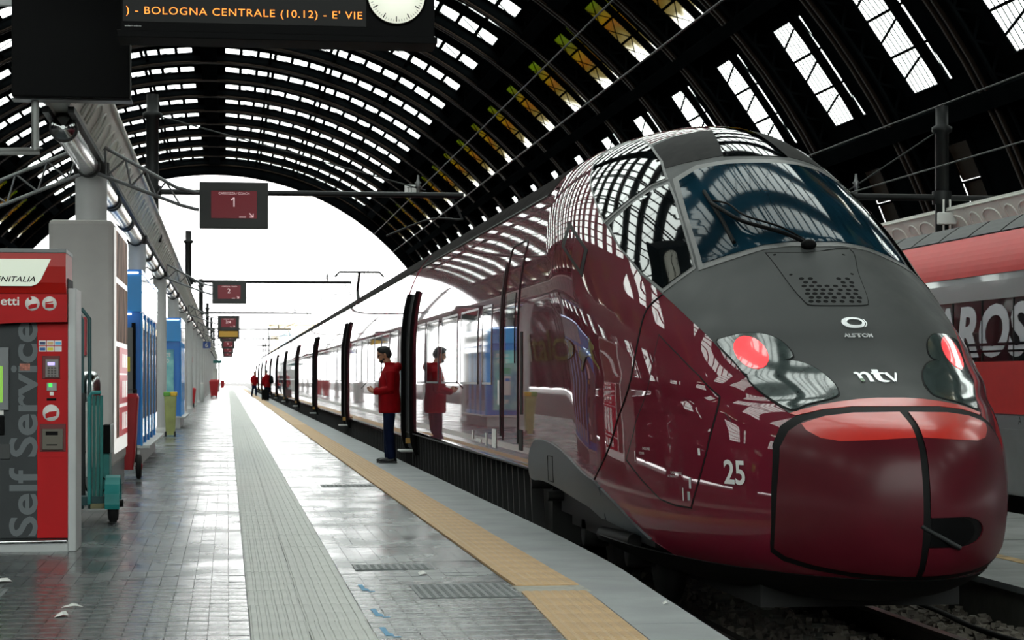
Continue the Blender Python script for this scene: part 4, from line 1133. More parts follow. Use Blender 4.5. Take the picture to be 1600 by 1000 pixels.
m = MB(); m.box(xl, hx + .004, YT - .14, YT + .5, z1, z1 + .03); m.build('header_cap', mat('grey_cap', '#6d6f71', .4), hd_, bevel=.004)
pl = [(xl, tp(0, 448).z), (tp(52, 448).x, tp(0, 448).z), (tp(60, 446).x, tp(0, 445).z), (tp(66, 440).x, tp(0, 439).z), (tp(82, 406).x, tp(0, 406).z), (xl, tp(0, 406).z)]
m = MB(); m.prism(pl, YT - .15, YT - .138, 'xz'); lp = m.build('logo_panel', mat('lit_white_panel', '#cfd6c6', .4, emit=.05), hd_)
v, f = fit_text('TRENITALIA', .36, .040, shear=.3, bold=.01); m = MB(); c = tp(58, 442); w = max(p.x for p in v); m.add(v, f, M=FRONT(c.x - w, YT - .153, c.z)); m.build('logo_text', M_black, lp)
wav = [(xl, tp(0, 505).z - .06)] + [(xl + (tp(45, 0).x - xl) * k / 8, tp(0, 504).z - .065 * (cos(pi * k / 8) + 1) / 2) for k in range(1, 9)] + [(tp(106, 0).x, tp(0, 503).z), (tp(106, 0).x, tp(0, 459).z), (xl, tp(0, 459).z)]
m = MB(); m.prism(wav, YT - .09, YT + .02, 'xz'); bn = m.build('ticket_banner', M_tred, tm_, bevel=.003)
v, f = fit_text('Biglietti', .30, .085, bold=.02); m = MB(); c = tp(32, 482); m.add(v, f, M=FRONT(c.x - .30, YT - .094, c.z)); m.build('banner_text', M_sticker, bn)
def disc(px, py, r, y, parent, name='icon_disc', mtl=M_sticker):
    c = tp(px, py); m = MB(); m.lathe([(.002, 0), (r, 0), (r, .004), (.002, .004)], (c.x, y, c.z), 28, 'y'); return m.build(name, mtl, parent)
d1 = disc(52.5, 475, .053, YT - .096, bn); d2 = disc(79, 475, .053, YT - .096, bn); d3 = disc(80, 645, .062, YT - .012, tm_)
def note(d, px, py, y, s):
    c = tp(px, py); m = MB(); m.prism([(c.x - .04 * s, c.z - .005 * s), (c.x - .012 * s, c.z + .012 * s), (c.x + .04 * s, c.z + .018 * s), (c.x + .036 * s, c.z - .018 * s), (c.x, c.z - .026 * s), (c.x - .036 * s, c.z - .034 * s)], y, y + .002, 'xz'); m.build('banknote_icon', M_tred, d)
note(d1, 53, 478, YT - .099, .8); note(d3, 80, 646, YT - .015, 1.05)
m = MB(); c = tp(49, 467); m.lathe([(.002, 0), (.012, 0), (.012, .002)], (c.x, YT - .099, c.z), 14, 'y'); m.build('coin_icon', M_tred, d1)
c = tp(79, 478); m = MB(); m.box(c.x - .03, c.x + .03, YT - .099, YT - .097, c.z - .018, c.z + .012); m.build('card_icon', M_tred, d2)
m = MB(); m.bar((c.x - .03, YT - .098, c.z + .018), (c.x + .026, YT - .098, c.z + .028), .004, .009); m.build('card_icon', M_tred, d2)
tbox(-60, 507, 58, 842, YT - .004, YT + .02, 'grey_front', M_tgrey); 
rp_ = tbox(58, 505, 112, 841, YT - .006, YT + .03, 'red_front', M_tred)
v, f = fit_text('Self Service', 331 / F * 15.4, 43 / F * 15.4, bold=.02); m = MB(); c = tp(59, 838); m.add(v, f, M=frame((c.x - .0, YT - .008, c.z), (0, 0, 1), (-1, 0, 0))); m.build('self_service_text', M_tlet, tm_)
tbox(-60, 543, 14, 641, YT - .03, YT, 'screen_bezel', mat('grey_bezel', '#6d7073', .4)); tbox(-60, 572, 5, 629, YT - .034, YT - .03, 'screen', mat('green_touch_screen', '#7fb04a', .2, emit=.08))
tbox(-60, 650, 7, 680, YT - .02, YT, 'ticket_tray', M_black); tbox(-60, 694, 16, 718, YT - .012, YT, 'tray_recess', mat('dark_tray', '#2a2c2d', .5))
tbox(-2, 640, 6, 648, YT - .012, YT - .008, 'small_label', M_sticker)
tbox(66, 556, 94, 592, YT - .012, YT - .004, 'keypad_recess', mat('deep_red_recess', '#5a080b', .5)); kp = tbox(71, 561, 92, 590, YT - .024, YT - .01, 'keypad', mat('steel_keypad', '#7a7472', .35, metal=.5))
tbox(75, 566, 86, 571, YT - .027, YT - .024, 'keypad_display', mat('violet_display', '#8a7fd0', .3, emit=.3), kp)
for r in range(4):
    for k in range(3): tbox(75 + 5 * k, 574 + 4 * r, 78.5 + 5 * k, 576.6 + 4 * r, YT - .027, YT - .023, 'key', mat('dark_key', '#3c3634', .4), kp, 0)
tbox(73, 598, 89, 611, YT - .018, YT - .004, 'card_reader', mat('reader_grey', '#8d8f8c', .4)); tbox(76, 599, 82, 605, YT - .021, YT - .017, 'reader_lamp', mat('green_reader', '#2f8f3a', .3, emit=.4)); tbox(78, 612, 84, 618, YT - .01, YT - .005, 'reader_tag', M_sticker); tbox(73, 622, 88, 626, YT - .009, YT - .004, 'card_slot', M_black)
tbox(62, 662, 103, 706, YT - .011, YT - .004, 'note_recess', MATS['deep_red_recess']); nr = tbox(66, 670, 99, 703, YT - .03, YT - .008, 'note_reader', mat('bronze_grey', '#5d5850', .35, metal=.5)); tbox(72, 674, 91, 680, YT - .033, YT - .028, 'note_slot', M_black, nr); tbox(73, 694, 90, 696, YT - .033, YT - .028, 'note_slot', M_black, nr)
tbox(62, 712, 102, 715, YT - .009, YT - .005, 'red_ledge', M_tred)
cc = ['#20305f', '#c9a06a', '#4aa0d0', '#1d4f8e', '#d8c52c', '#c8ccd0']
for k in range(6):
    px, py = 61 + 12.2 * (k % 3), 532 + 9.2 * (k // 3)
    cs = tbox(px, py, px + 11, py + 8, YT - .0085, YT - .005, 'card_sticker', M_sticker, tm_, 0)
    tbox(px + 1, py + 2, px + 10, py + 6.5, YT - .0095, YT - .007, 'card_logo', mat('card_logo_%s' % cc[k].lstrip('#'), cc[k], .4), cs, 0)
tbox(31, 568, 47, 579, YT - .0095, YT - .006, 'warning_sticker', mat('sticker_red_green', '#9a5a4a', .5, vary=.5, scale=60))

# ------------------------------------------------------------------ clad poster pillar
M_clad = mat('grey_pillar_cladding', '#a5a19e', .5, vary=.04)
pp = empty('poster_pillar', (-1.6, 24.5, 0), 'grey clad square pillar with lit poster on its platform side', 'pillar')
m = MB(); m.box(-1.97, -1.26, 23.0, 25.9, .3, 3.07); m.build('cladding', M_clad, pp, bevel=.05)
m = MB(); m.box(-1.94, -1.28, 23.03, 25.87, 0, .32); m.build('plinth', mat('dark_grey_plinth', '#4a4b4d', .4), pp)
def sbox(y0, y1, z0, z1, x0, x1, name, mtl, parent, bevel=0):
    m = MB(); m.box(x0, x1, y0, y1, z0, z1); return m.build(name, mtl, parent, bevel=bevel)
M_lit = mat('lit_white_poster', '#f0eeea', .3, emit=.08)
M_photo = mat('poster_picture', '#6a3a2c', .5, spec=.1, vary=.75, scale=3.2, second='#d8a890', emit=.0, stretch=(1, 1, .5))
M_pred = mat('poster_red', '#d8283a', .3, emit=.03)
ps = sbox(23.15, 25.8, .45, 3.0, -1.262, -1.24, 'poster_box', M_lit, pp, .006)
sbox(23.25, 25.75, 2.45, 2.97, -1.241, -1.236, 'picture', M_photo, ps); sbox(23.25, 25.75, 1.72, 2.38, -1.241, -1.236, 'picture', M_photo, ps)
for z0, z1 in ((1.36, 1.66), (1.0, 1.34), (.62, .96)):
    r = sbox(23.9, 25.75, z0, z1, -1.241, -1.236, 'red_block', M_pred, ps)
    for k in range(3): sbox(24.5 + .42 * k, 24.5 + .42 * k + .3, z0 + .07, z1 - .07, -1.2365, -1.234, 'white_block', M_lit, r)
sbox(23.25, 23.8, .62, 1.66, -1.241, -1.236, 'picture', M_photo, ps)
v, f = fit_text('7', None, .16); m = MB(); m.add(v, f, M=frame((-1.234, 25.3, .72), (0, 1, 0), (0, 0, 1))); m.build('poster_number', M_black, ps)
sbox(22.93, 23.0, 1.55, 1.98, -1.78, -1.55, 'notice_box', mat('notice_red', '#9a1f2a', .4), pp, .01); sbox(22.925, 22.93, 1.58, 1.88, -1.7, -1.58, 'notice_sheet', M_sticker, pp)

# ------------------------------------------------------------------ blue vending kiosks
M_blue = mat('bright_blue_panel', '#2f8fd6', .3, coat=.3, vary=.05)
M_dblue = mat('deep_blue_panel', '#2478cc', .3, coat=.3)
M_kwhite = mat('white_kiosk_glass', '#c9d4dc', .12, coat=.6, vary=.1)
M_strip = mat('kiosk_light_strip', '#dff0ff', .3, emit=.4, emit_col='#cfe6ff')
M_vend = mat('vending_front_grey', '#5b5a58', .4)
def kiosk(x1, y0, y1, w, h, label):
    t = empty('vending_kiosk', (x1 - w / 2, y0 + 1, 0), label, 'kiosk')
    x0 = x1 - w
    sbox(y0 + .05, y1, .28, h - .06, x0, x1 - .02, 'cabinet', M_dblue, t, .01)
    m = MB(); m.box(x0, x1 - .03, y0 + .08, y1 - .05, 0, .28); m.build('base', M_talu, t)
    m = MB(); m.box(x0 - .03, x1 + .12, y0 - .02, y1 + .05, .26, .31); m.build('base_tray', M_step, t, bevel=.01)
    m = MB(); m.box(x0, x1, y0, y1, h - .06, h); m.build('roof', M_dblue, t)
    hd = sbox(y0, y0 + .06, h * .785, h - .07, x0, x1, 'header', M_blue, t, .008)
    m = MB(); m.tube((x0 + .05, y0 - .01, h - .05), (x1 - .05, y0 - .01, h - .05), .014); m.build('light_strip', M_strip, t)
    m = MB(); m.tube((x1 + .0, y0 + .1, h - .03), (x1 + .0, y1 - .1, h - .03), .016); m.build('light_strip', M_strip, t)
    n = max(2, int(round((y1 - y0) / 1.3))); l = (y1 - y0) / n
    for k in range(n):
        sbox(y0 + l * k + .06, y0 + l * (k + 1) - .06, h * .785, h - .08, x1 - .02, x1, 'side_header', M_kwhite, t)
        g = sbox(y0 + l * k + .2, y0 + l * (k + 1) - .12, .42, h * .75, x1 - .02, x1 - .004, 'side_glass', M_kwhite, t)
        sbox(y0 + l * k + .3, y0 + l * (k + 1) - .22, .7, h * .70, x1 - .004, x1 + .0, 'glass_frame', M_dark, g)
        sbox(y0 + l * k - .03, y0 + l * k + .12, .30, h * .78, x1 - .02, x1 + .012, 'side_post', M_blue, t, .01)
    return t, x0
k1, x0 = kiosk(-1.25, 30.4, 37.1, .95, 2.91, 'near blue kiosk with vending machine front behind the poster pillar')
m = MB(); m.tube((x0 + .1, 30.38, 2.25), (-1.4, 30.38, 2.25), .014); m.build('light_strip', M_strip, k1)
vf = sbox(30.36, 30.4, .5, 2.05, x0 + .05, -1.38, 'vending_front', M_vend, k1, .01); sbox(30.37, 30.41, .4, 2.12, -1.40, -1.34, 'front_frame', M_black, k1)
for a, b, c, d, mm in ((1.72, 1.95, -1.62, -1.46, M_sticker), (1.40, 1.62, -1.5, -1.42, mat('yellow_sticker', '#c9b92a', .5)), (1.42, 1.6, -1.62, -1.51, mat('dark_sticker', '#2b3340', .4)), (1.12, 1.36, -1.60, -1.47, M_black), (.86, .95, -1.62, -1.5, M_sticker), (.88, 1.02, -1.48, -1.41, mat('teal_sticker', '#1f8fb0', .4)), (.55, .68, -1.62, -1.48, M_sticker)):
    sbox(30.352, 30.36, a, b, c, d, 'sticker', mm, vf)
k2, x0 = kiosk(-1.19, 53.5, 58.2, .95, 2.88, 'far blue kiosk with pale poster front beyond the rubbish bin')
ps2 = sbox(53.44, 53.5, .45, 2.05, x0 + .02, -1.38, 'poster', mat('blue_teal_poster', '#3f9bc4', .3, vary=.35, scale=2.4, second='#8fd0c8'), k2)
for tx, z, w in (("ION C'È", 1.86, .34), ('OLINO', 1.70, .30), ('PRONTO', .62, .34)):
    v, f = fit_text(tx, w, .11, bold=.02); m = MB(); m.add(v, f, M=FRONT(-1.80, 53.435, z)); m.build('poster_text', M_sticker, ps2)
sbox(53.43, 53.44, .85, 1.35, -1.86, -1.66, 'poster_sheet', M_sticker, ps2); sbox(53.425, 53.43, 1.22, 1.30, -1.84, -1.7, 'sheet_title', M_dblue, ps2); sbox(53.43, 53.44, 1.42, 1.58, -1.86, -1.6, 'poster_band', mat('green_band', '#4fb08a', .4), ps2)

# ------------------------------------------------------------------ green cart, red hand truck, bins
M_teal = mat('teal_painted_steel', '#0f6a66', .45, vary=.15, scale=6)
M_dteal = mat('dark_teal_plate', '#123f42', .5, vary=.1)
M_fend = mat('turquoise_fender', '#22807f', .4, vary=.1, scale=8)
M_tyre = mat('black_rubber', '#0e0e0f', .8)
gc = empty('luggage_cart', (-1.35, 18.9, 0), 'green steel luggage cart with turquoise wheel guard behind the ticket machine', 'cart')
G = lambda px, py, y=18.6: at_y(px, py, y)
def gbox(px0, py0, px1, py1, y0, y1, name, mtl, bevel=.005):
    p, q = G(px0, py1, y0), G(px1, py0, y0); m = MB(); m.box(p.x, q.x, y0, y1, p.z, q.z); return m.build(name, mtl, gc, bevel=bevel)
p = [G(110, 795, 19.2), G(131, 795, 19.2), G(131, 500, 19.2), G(122, 480, 19.2), G(110, 470, 19.2)]
m = MB(); m.prism([(q.x, q.z) for q in p], 19.2, 19.24, 'xz'); m.build('tall_plate', M_dteal, gc)
m = MB(); m.path([G(127, 482, 19.1), G(140, 498, 19.1), G(140.5, 795, 19.1)], .018, 8); m.build('upright', M_dteal, gc)
for px in (141, 147, 153, 158.5):
    gbox(px - 2.7, 618, px + 2.2, 788, 18.55, 18.6, 'front_slat', M_teal)
m = MB(); m.path([G(139.5, 788, 18.5), G(139.5, 620, 18.5), G(143, 614, 18.5), G(158, 613, 18.5)], .017, 8); m.build('front_rail', M_fend, gc)
gbox(160, 664, 172, 708, 18.9, 19.3, 'black_box', M_black); gbox(172, 663, 174.5, 708, 18.9, 19.3, 'box_edge', M_talu); gbox(160, 708, 171, 780, 18.95, 19.3, 'side_plate', M_teal)
gbox(122, 776, 166, 790, 18.5, 19.7, 'deck', M_dteal); gbox(141, 787, 166, 795, 18.45, 18.5, 'deck_edge', mat('worn_deck_edge', '#6f6a4c', .6, vary=.3))
gbox(122, 614, 133, 780, 18.75, 18.8, 'grey_sheet', M_tgrey); gbox(133.5, 628, 136.5, 642, 18.74, 18.76, 'label', M_sticker); gbox(134, 729, 138, 745, 18.5, 18.6, 'latch', M_talu)
c = G(140, 600, 19.35); m = MB(); m.lathe([(.02, .12), (.05, .115), (.09, .07), (.1, 0), (.1, -.2)], (c.x, 19.35, c.z), 20); m.build('steel_dome', M_chrome, gc)
m = MB(); m.path(spline([G(133, 705, 18.9), G(128, 730, 18.9), G(134, 762, 18.9), G(140, 770, 18.9)], 5), .008, 6); m.path(spline([G(160, 745, 18.9), G(170, 757, 18.9), G(160, 768, 18.9)], 5), .007, 6); m.build('cable', M_black, gc)
for yy, nm in ((18.62, 1), (19.75, 2)):
    for xx in ((-1.02, -1.62) if nm == 1 else (-1.62,)):
        m = MB(); m.lathe([(.02, -.045), (.14, -.045), (.17, -.03), (.17, .03), (.14, .045), (.02, .045)], (xx, yy, .17), 24, 'x'); m.build('wheel', M_tyre, gc)
n = 18; rings = []
for k in range(n + 1):                                          # corrugated guard over the wheel
    t = -.12 * pi + 1.24 * pi * k / n; rr_ = .215 + (.006 if k % 2 else 0)
    rings.append([(-1.02 + dx, 18.62 - (rr_ + dr) * cos(t), .205 + (rr_ + dr) * sin(t)) for dx, dr in ((-.065, 0), (.065, 0), (.065, -.02), (-.065, -.02))])
m = MB(); m.loft(rings, True, False); m.build('wheel_guard', M_fend, gc)
m = MB(); m.lathe([(.02, -.08), (.035, -.08), (.035, .09), (.02, .09)], (-1.02, 18.62, .17), 12, 'x'); m.build('axle', M_dark, gc)

M_rplast = mat('red_plastic', '#a3121c', .4, vary=.08)
rt = empty('hand_truck', (-1.27, 26.7, 0), 'red covered hand truck with black wheels beside the poster pillar', 'hand truck')
c = at_z(216, 748)
X0, Y0_ = -1.30, 26.6
m = MB(); rings = []
for z, w, d in ((.12, .10, .2), (.4, .13, .22), (.8, .15, .24), (1.05, .165, .25), (1.1, .15, .22)):
    rings.append([(X0 + sx * w, Y0_ + sy * d * .7, z) for sx, sy in ((-1, -1), (1, -1), (1, 1), (-1, 1))])
m.loft(rings, True, False); m.build('cover', M_rplast, rt, bevel=.02)
for dx in (-.13, .17):
    m = MB(); m.lathe([(.03, -.035), (.13, -.035), (.16, -.02), (.16, .02), (.13, .035), (.03, .035)], (X0 + dx, Y0_ - .05, .16), 26, 'x'); w_ = m.build('wheel', M_tyre, rt)
    m = MB(); m.lathe([(.005, -.045), (.04, -.042), (.04, .042), (.005, .045)], (X0 + dx, Y0_ - .05, .16), 14, 'x'); m.build('hub', M_rplast, w_)
m = MB(); m.path([(X0 - .12, Y0_ + .2, .2), (X0 - .12, Y0_ + .25, 1.15), (X0 + .12, Y0_ + .25, 1.15), (X0 + .12, Y0_ + .2, .2)], .015, 8); m.build('handle', M_dark, rt)

bn_ = empty('rubbish_bin', (-1.22, 45.6, 0), 'olive rubbish bin with green and yellow lid between the blue kiosks', 'bin')
cx = -1.25
m = MB(); m.loft([[(cx + sx * w, 45.6 + sy * w, z) for sx, sy in ((-1, -1), (1, -1), (1, 1), (-1, 1))] for z, w in ((.04, .10), (.9, .135))], True, False); m.build('body', mat('olive_plastic', '#9aa060', .5, vary=.2), bn_, bevel=.02)
m = MB(); m.box(cx - .15, cx, 45.45, 45.75, .9, 1.0); m.build('lid', mat('green_lid', '#5fa03a', .4), bn_, bevel=.02)
m = MB(); m.box(cx, cx + .15, 45.45, 45.75, .9, 1.0); m.build('lid', mat('yellow_lid', '#d8b02a', .4), bn_, bevel=.02)
for s in (-1, 1):
    m = MB(); m.lathe([(.02, -.02), (.06, -.02), (.06, .02), (.02, .02)], (cx + s * .1, 45.5, .06), 14, 'x'); m.build('wheel', M_tyre, bn_)
def red_cart(x, y, s, label, group=None):
    t = empty('baggage_trolley', (x, y, 0), label, 'trolley', group)
    m = MB(); m.loft([[(x + a * w * s, y + b * w * s, z * s) for a, b in ((-1, -1), (1, -1), (1, 1), (-1, 1))] for z, w in ((.12, .2), (.7, .26), (1.1, .3), (1.16, .25))], True, False); m.build('cover', M_rplast, t, bevel=.03)
    for q in (-.16, .16):
        m = MB(); m.lathe([(.02, -.03), (.1, -.03), (.1, .03), (.02, .03)], (x + q * s, y - .1, .1), 14, 'x'); m.build('wheel', M_tyre, t)
red_cart(at_z(300, 635).x, 92, .75, 'narrow red covered trolley standing first in the far row past the kiosks')
red_cart(at_z(323, 621).x + .5, 135, 1.0, 'red covered trolley past the white barrel, nearer of the pair'); red_cart(at_z(328, 618).x + .4, 147, 1.05, 'red covered trolley past the white barrel, farther of the pair'); red_cart(at_z(348, 607).x, 250, .9, 'tiny red trolley at the far end of the platform')
c = at_z(313, 627); wbl = empty('barrel', (c.x, 112, 0), 'white plastic barrel between the red trolleys', 'barrel')
m = MB(); m.lathe([(.2, 0), (.25, .1), (.26, .5), (.25, .9), (.22, .98)], (c.x, 112, 0), 20); m.build('drum', mat('white_plastic', '#c8ccca', .5), wbl); m = MB(); m.lathe([(.23, .98), (.24, 1.0), (.23, 1.05), (.05, 1.06)], (c.x, 112, 0), 20); m.build('lid', M_sticker, wbl)
t = empty('platform_sign', at_y(323, 539, 110), 'small blue platform number sign on the far columns', 'sign'); q = OFF[t]
m = MB(); m.box(q.x - .2, q.x + .2, 110, 110.08, q.z - .18, q.z + .18); s = m.build('panel', mat('navy_sign', '#1d3f86', .4), t); v, f = fit_text('6', None, .24); m = MB(); m.add(v, f, M=FRONT(q.x - .08, 109.99, q.z - .12)); m.build('number', M_white, s)
t = empty('wall_sign', at_y(298, 562, 88), 'small red fire sign on a far column', 'sign'); q = OFF[t]
m = MB(); m.box(q.x - .09, q.x + .09, 88, 88.03, q.z - .12, q.z + .12); m.build('panel', mat('sign_red', '#c42a2a', .4), t); m = MB(); m.box(q.x - .04, q.x + .04, 87.99, 88, q.z - .06, q.z + .06); m.build('symbol', M_white, t)
t = empty('shelter', (-1.3, 215, 0), 'grey shelter with teal roof at the far end of the platform', 'shelter')
m = MB(); m.box(-2.0, -1.0, 215, 218, 0, 2.3); m.build('walls', M_canopy, t); m = MB(); m.box(-2.3, -.6, 214, 219, 2.9, 3.2); m.build('roof', M_teal, t); m = MB(); m.box(-.95, -.75, 214.5, 214.7, 0, 2.9); m.build('post', M_col, t)

# ------------------------------------------------------------------ floor fittings and litter
M_iron = mat('cast_iron_cover', '#5b5f60', .5, vary=.2, scale=20, bump=.4, bscale=90)
def cover(x0, x1, y0, y1, label):
    t = empty('drain_cover', ((x0 + x1) / 2, (y0 + y1) / 2, 0), label, 'drain cover')
    m = MB(); m.box(x0, x1, y0, y1, -.01, .004); m.build('plate', M_iron, t)
    m = MB(); n = int((x1 - x0) / .05); k2 = max(2, int((y1 - y0) / .07))
    for i in range(n):
        for j in range(k2): m.box(x0 + .02 + i * .05, x0 + .045 + i * .05, y0 + .02 + j * .07, y0 + .05 + j * .07, .004, .008)
    tag(m.build('tread_studs', M_iron, t, fix=False), kind='stuff')
cover(1.13, 1.74, 11.9, 12.7, 'cast iron cover set in the paving beside the yellow strip'); cover(1.12, 1.76, 24.3, 24.75, 'narrow drain grate across the paving near the man in red'); cover(-2.0, -1.33, 12.3, 12.75, 'square floor hatch in front of the ticket machine'); cover(.86, 1.4, 13.7, 14.1, 'worn floor cover beside the pale tactile strip')
M_chalk = mat('pale_blue_chalk', '#6f9fc0', .9, vary=.2, scale=30)
for k, (px, py) in enumerate(((567, 919), (588, 958), (603, 988))):
    c = at_z(px, py); m = MB()
    m.prism([(c.x - .02, c.y + .2), (c.x + .01, c.y + .2), (c.x + .012, c.y - .03), (c.x + .03, c.y - .08), (c.x + .03, c.y - .16), (c.x - .012, c.y - .14)], .0005, .002, 'xy')
    m.prism([(c.x + .02, c.y - .19), (c.x + .06, c.y - .18), (c.x + .06, c.y - .21), (c.x + .02, c.y - .22)], .0005, .002, 'xy')
    tag(m.build('chalk_mark', M_chalk), 'pale blue chalk mark on the paving, %s from the camera' % ('third', 'second', 'nearest')[k], 'mark')
M_paper = mat('white_paper_scrap', '#dadad6', .7)
for k, (px, py, a, b) in enumerate(((2, 909, .07, .10), (97, 962, .035, .09), (113, 949, .06, .03), (660, 897, .03, .10), (1040, 944, .02, .03))):
    c = at_z(px, py); m = MB()
    m.add([(c.x - a, c.y - b, .003), (c.x + a * .3, c.y - b * .8, .014), (c.x + a, c.y - b * .1, .004), (c.x + a * .4, c.y + b, .016), (c.x - a * .8, c.y + b * .7, .005), (c.x, c.y, .024)], [(0, 1, 5), (1, 2, 5), (2, 3, 5), (3, 4, 5), (4, 0, 5)])
    o = m.build('paper_scrap', M_paper); md = o.modifiers.new('thick', 'SOLIDIFY'); md.thickness = .002
    tag(o, ('crumpled white paper by the floor hatch', 'leaf shaped white paper scrap on the paving before the ticket machine', 'thin white straw like scrap on the paving before the ticket machine', 'white paper scrap on the paving near the iron cover', 'tiny white paper scrap on the stone platform edge')[k], 'litter')

# ------------------------------------------------------------------ the red and grey train on the right
FX = 9.32
M_fred = mat('train_bright_red', '#b81a1a', .5, spec=.25, coat=.0, vary=.05)
M_fgrey = mat('train_mid_grey', '#77797c', .35, coat=.6)
M_flow = mat('train_lower_grey', '#6b6d6e', .4, vary=.1)
M_fwin = mat('train_black_window_band', '#17181b', .08, coat=1)
M_flet = mat('train_letter_grey', '#b4b6bc', .35)
ft = empty('express_train', (10.9, 30, -.5), 'red and grey express train with large lettering on black window band', 'train')
def fsec(z):                                                    # outer x of the left flank at height z
    return FX + (0 if z < 2.5 else .9 * ((z - 2.5) / 1.0) ** 2.2)
def strip(y0, y1, z0, z1, h, m_, name, parent, n=1, sg=-1, smooth=True):
    m = MB(); zs = [z0 + (z1 - z0) * k / n for k in range(n + 1)]
    X = lambda z, k: (fsec(z) - k) if sg < 0 else (21.84 - fsec(z) + k)
    rings = [[(X(z, h), y, z) for z in zs] + [(X(z, h - .03), y, z) for z in zs[::-1]] for y in (y0, y1)]
    m.loft(rings, True, False); return m.build(name, m_, parent)
def fcoach(y0, y1):
    zs = [-.1, .5, 1.5, 2.5, 2.65, 2.8, 2.95, 3.1, 3.25, 3.38]
    ring = [(fsec(z), z) for z in zs] + [(21.84 - fsec(z), z) for z in zs[::-1]]
    m = MB(); m.loft([[(x, y, z) for x, z in ring] for y in (y0, y1)], True, False); b = m.build('coach_body', M_fgrey, ft)
    for sg in (-1, 1):
        strip(y0, y1, 2.585, 3.14, .012, M_fred, 'upper_red_band', b, 8, sg)
        strip(y0, y1, 1.505, 2.27, .010, M_fwin, 'window_band', b, 1, sg)
        strip(y0, y1, .87, 1.505, .012, M_fred, 'lower_red_band', b, 1, sg)
        strip(y0, y1, -.08, .69, .014, M_flow, 'lower_panel', b, 1, sg)
    yy = y0 + .2
    while yy < y1 - 1.6:                                        # dark roof plates along the cantrail
        strip(yy, yy + 1.05, 3.16, 3.375, .03, M_dark, 'roof_plate', b, 3); yy += 1.12
    m = MB(); m.box(9.7, 12.1, y0 + .5, y1 - .5, -.5, -.1); m.build('underframe', M_under, b)
    return b
fb = fcoach(17.5, 43.3)
for k in range(1, 4):
    c = copy_tree(fb, ft); c.location.y += 26.2 * k
v, f = fit_text('FRECCIAROSSA', 8.5, .66, shear=.18, bold=.035)
m = MB(); m.add(v, f, M=frame((FX - .014, 29.8, 1.555), (0, -1, 0), (0, 0, 1))); m.build('lettering', M_flet, fb)
for z0, z1 in ((1.70, 1.735), (1.62, 1.645)):
    m = MB(); m.box(FX - .019, FX - .012, 20, 31, z0, z1); m.build('speed_line', M_fwin, fb)
yy = 19.0
while yy < 42:
    m = MB(); m.box(FX - .017, FX - .009, yy, yy + .035, 1.51, 2.265); m.build('window_joint', M_black, fb); yy += 1.02
v, f = fit_text('A', None, .1); m = MB(); m.add(v, f, M=frame((FX - .016, 22.95, .75), (0, -1, 0), (0, 0, 1))); m.build('small_mark', M_dark, fb)

# ------------------------------------------------------------------ outside the far end
M_cream = mat('cream_plaster', '#d8cbb0', .9, vary=.08, scale=.3)
c = at_y(425, 503, 470)
bl = empty('building', (c.x + 16, 480, -.7), 'pale cream building with large windows beyond the open end of the hall', 'building')
m = MB(); m.box(c.x, c.x + 34, 470, 490, -.74, c.z - .6); m.build('wall', M_cream, bl)
m = MB(); m.box(c.x - .6, c.x + 34.6, 469.4, 490.6, c.z - .6, c.z); m.build('cornice', M_cream, bl)
for k in range(5):
    m = MB(); m.box(c.x + 1.6 + 6 * k, c.x + 6.0 + 6 * k, 469.7, 470.1, c.z - 5.6, c.z - 2.0); w = m.build('window', mat('pale_window_glass', '#8d9aa0', .2), bl)
    m = MB(); m.box(c.x + 3.65 + 6 * k, c.x + 3.85 + 6 * k, 469.6, 469.75, c.z - 5.6, c.z - 2.0); m.build('mullion', M_cream, w)
for k, (px, y) in enumerate(((420, 330), (411, 360), (415, 350))):
    c = at_y(px, 520, y)
    t = empty('signal_mast', (c.x, y, -.7), ('slim dark mast outside the hall, tallest beside the cream building', 'slim dark mast outside the hall, farthest of three', 'slim dark mast outside the hall, shortest of three')[k], 'mast', 'masts outside the hall'); m = MB(); m.tube((c.x, y, -.74), (c.x, y, 9.5 - k), .13); m.build('pole', M_mast, t); m = MB(); m.tube((c.x - 1, y, 8 - k), (c.x + 1.5, y, 8 - k), .06); m.build('crossarm', M_mast, t)
# ------------------------------------------------------------------ people
def remesh(m, voxel, smooth=6, M=None):
    """fuse overlapping lofts into one continuous skin"""
    me = m.mesh('tmp'); ob = bpy.data.objects.new('tmp', me); C.objects.link(ob)
    r = ob.modifiers.new('r', 'REMESH'); r.mode = 'VOXEL'; r.voxel_size = voxel; r.use_smooth_shade = True
    s = ob.modifiers.new('s', 'SMOOTH'); s.iterations = smooth; s.factor = .5
    dg = bpy.context.evaluated_depsgraph_get(); out = bpy.data.meshes.new_from_object(ob.evaluated_get(dg))
    bpy.data.objects.remove(ob); bpy.data.meshes.remove(me)
    if M: out.transform(M)
    out.polygons.foreach_set('use_smooth', [True] * len(out.polygons)); return out
M_skin2 = mat('warm_skin', '#a8765c', .5)
M_jack = mat('red_jacket_cloth', '#86060f', .75, spec=.1, vary=.15, scale=9, bump=.5, bscale=14)
M_trou = mat('navy_trousers', '#0d1730', .8, spec=.1, vary=.15, scale=8, bump=.4, bscale=12)
M_shoe = mat('black_leather', '#0c0c0d', .35)
M_hair = mat('black_hair', '#0f0d0c', .6, bump=.6, bscale=60)
def rings(m, spec, n=18):
    m.loft([[(cx + rx * cos(2 * pi * k / n), cy + ry * sin(2 * pi * k / n), z) for k in range(n)] for z, cx, cy, rx, ry in spec], True, True)
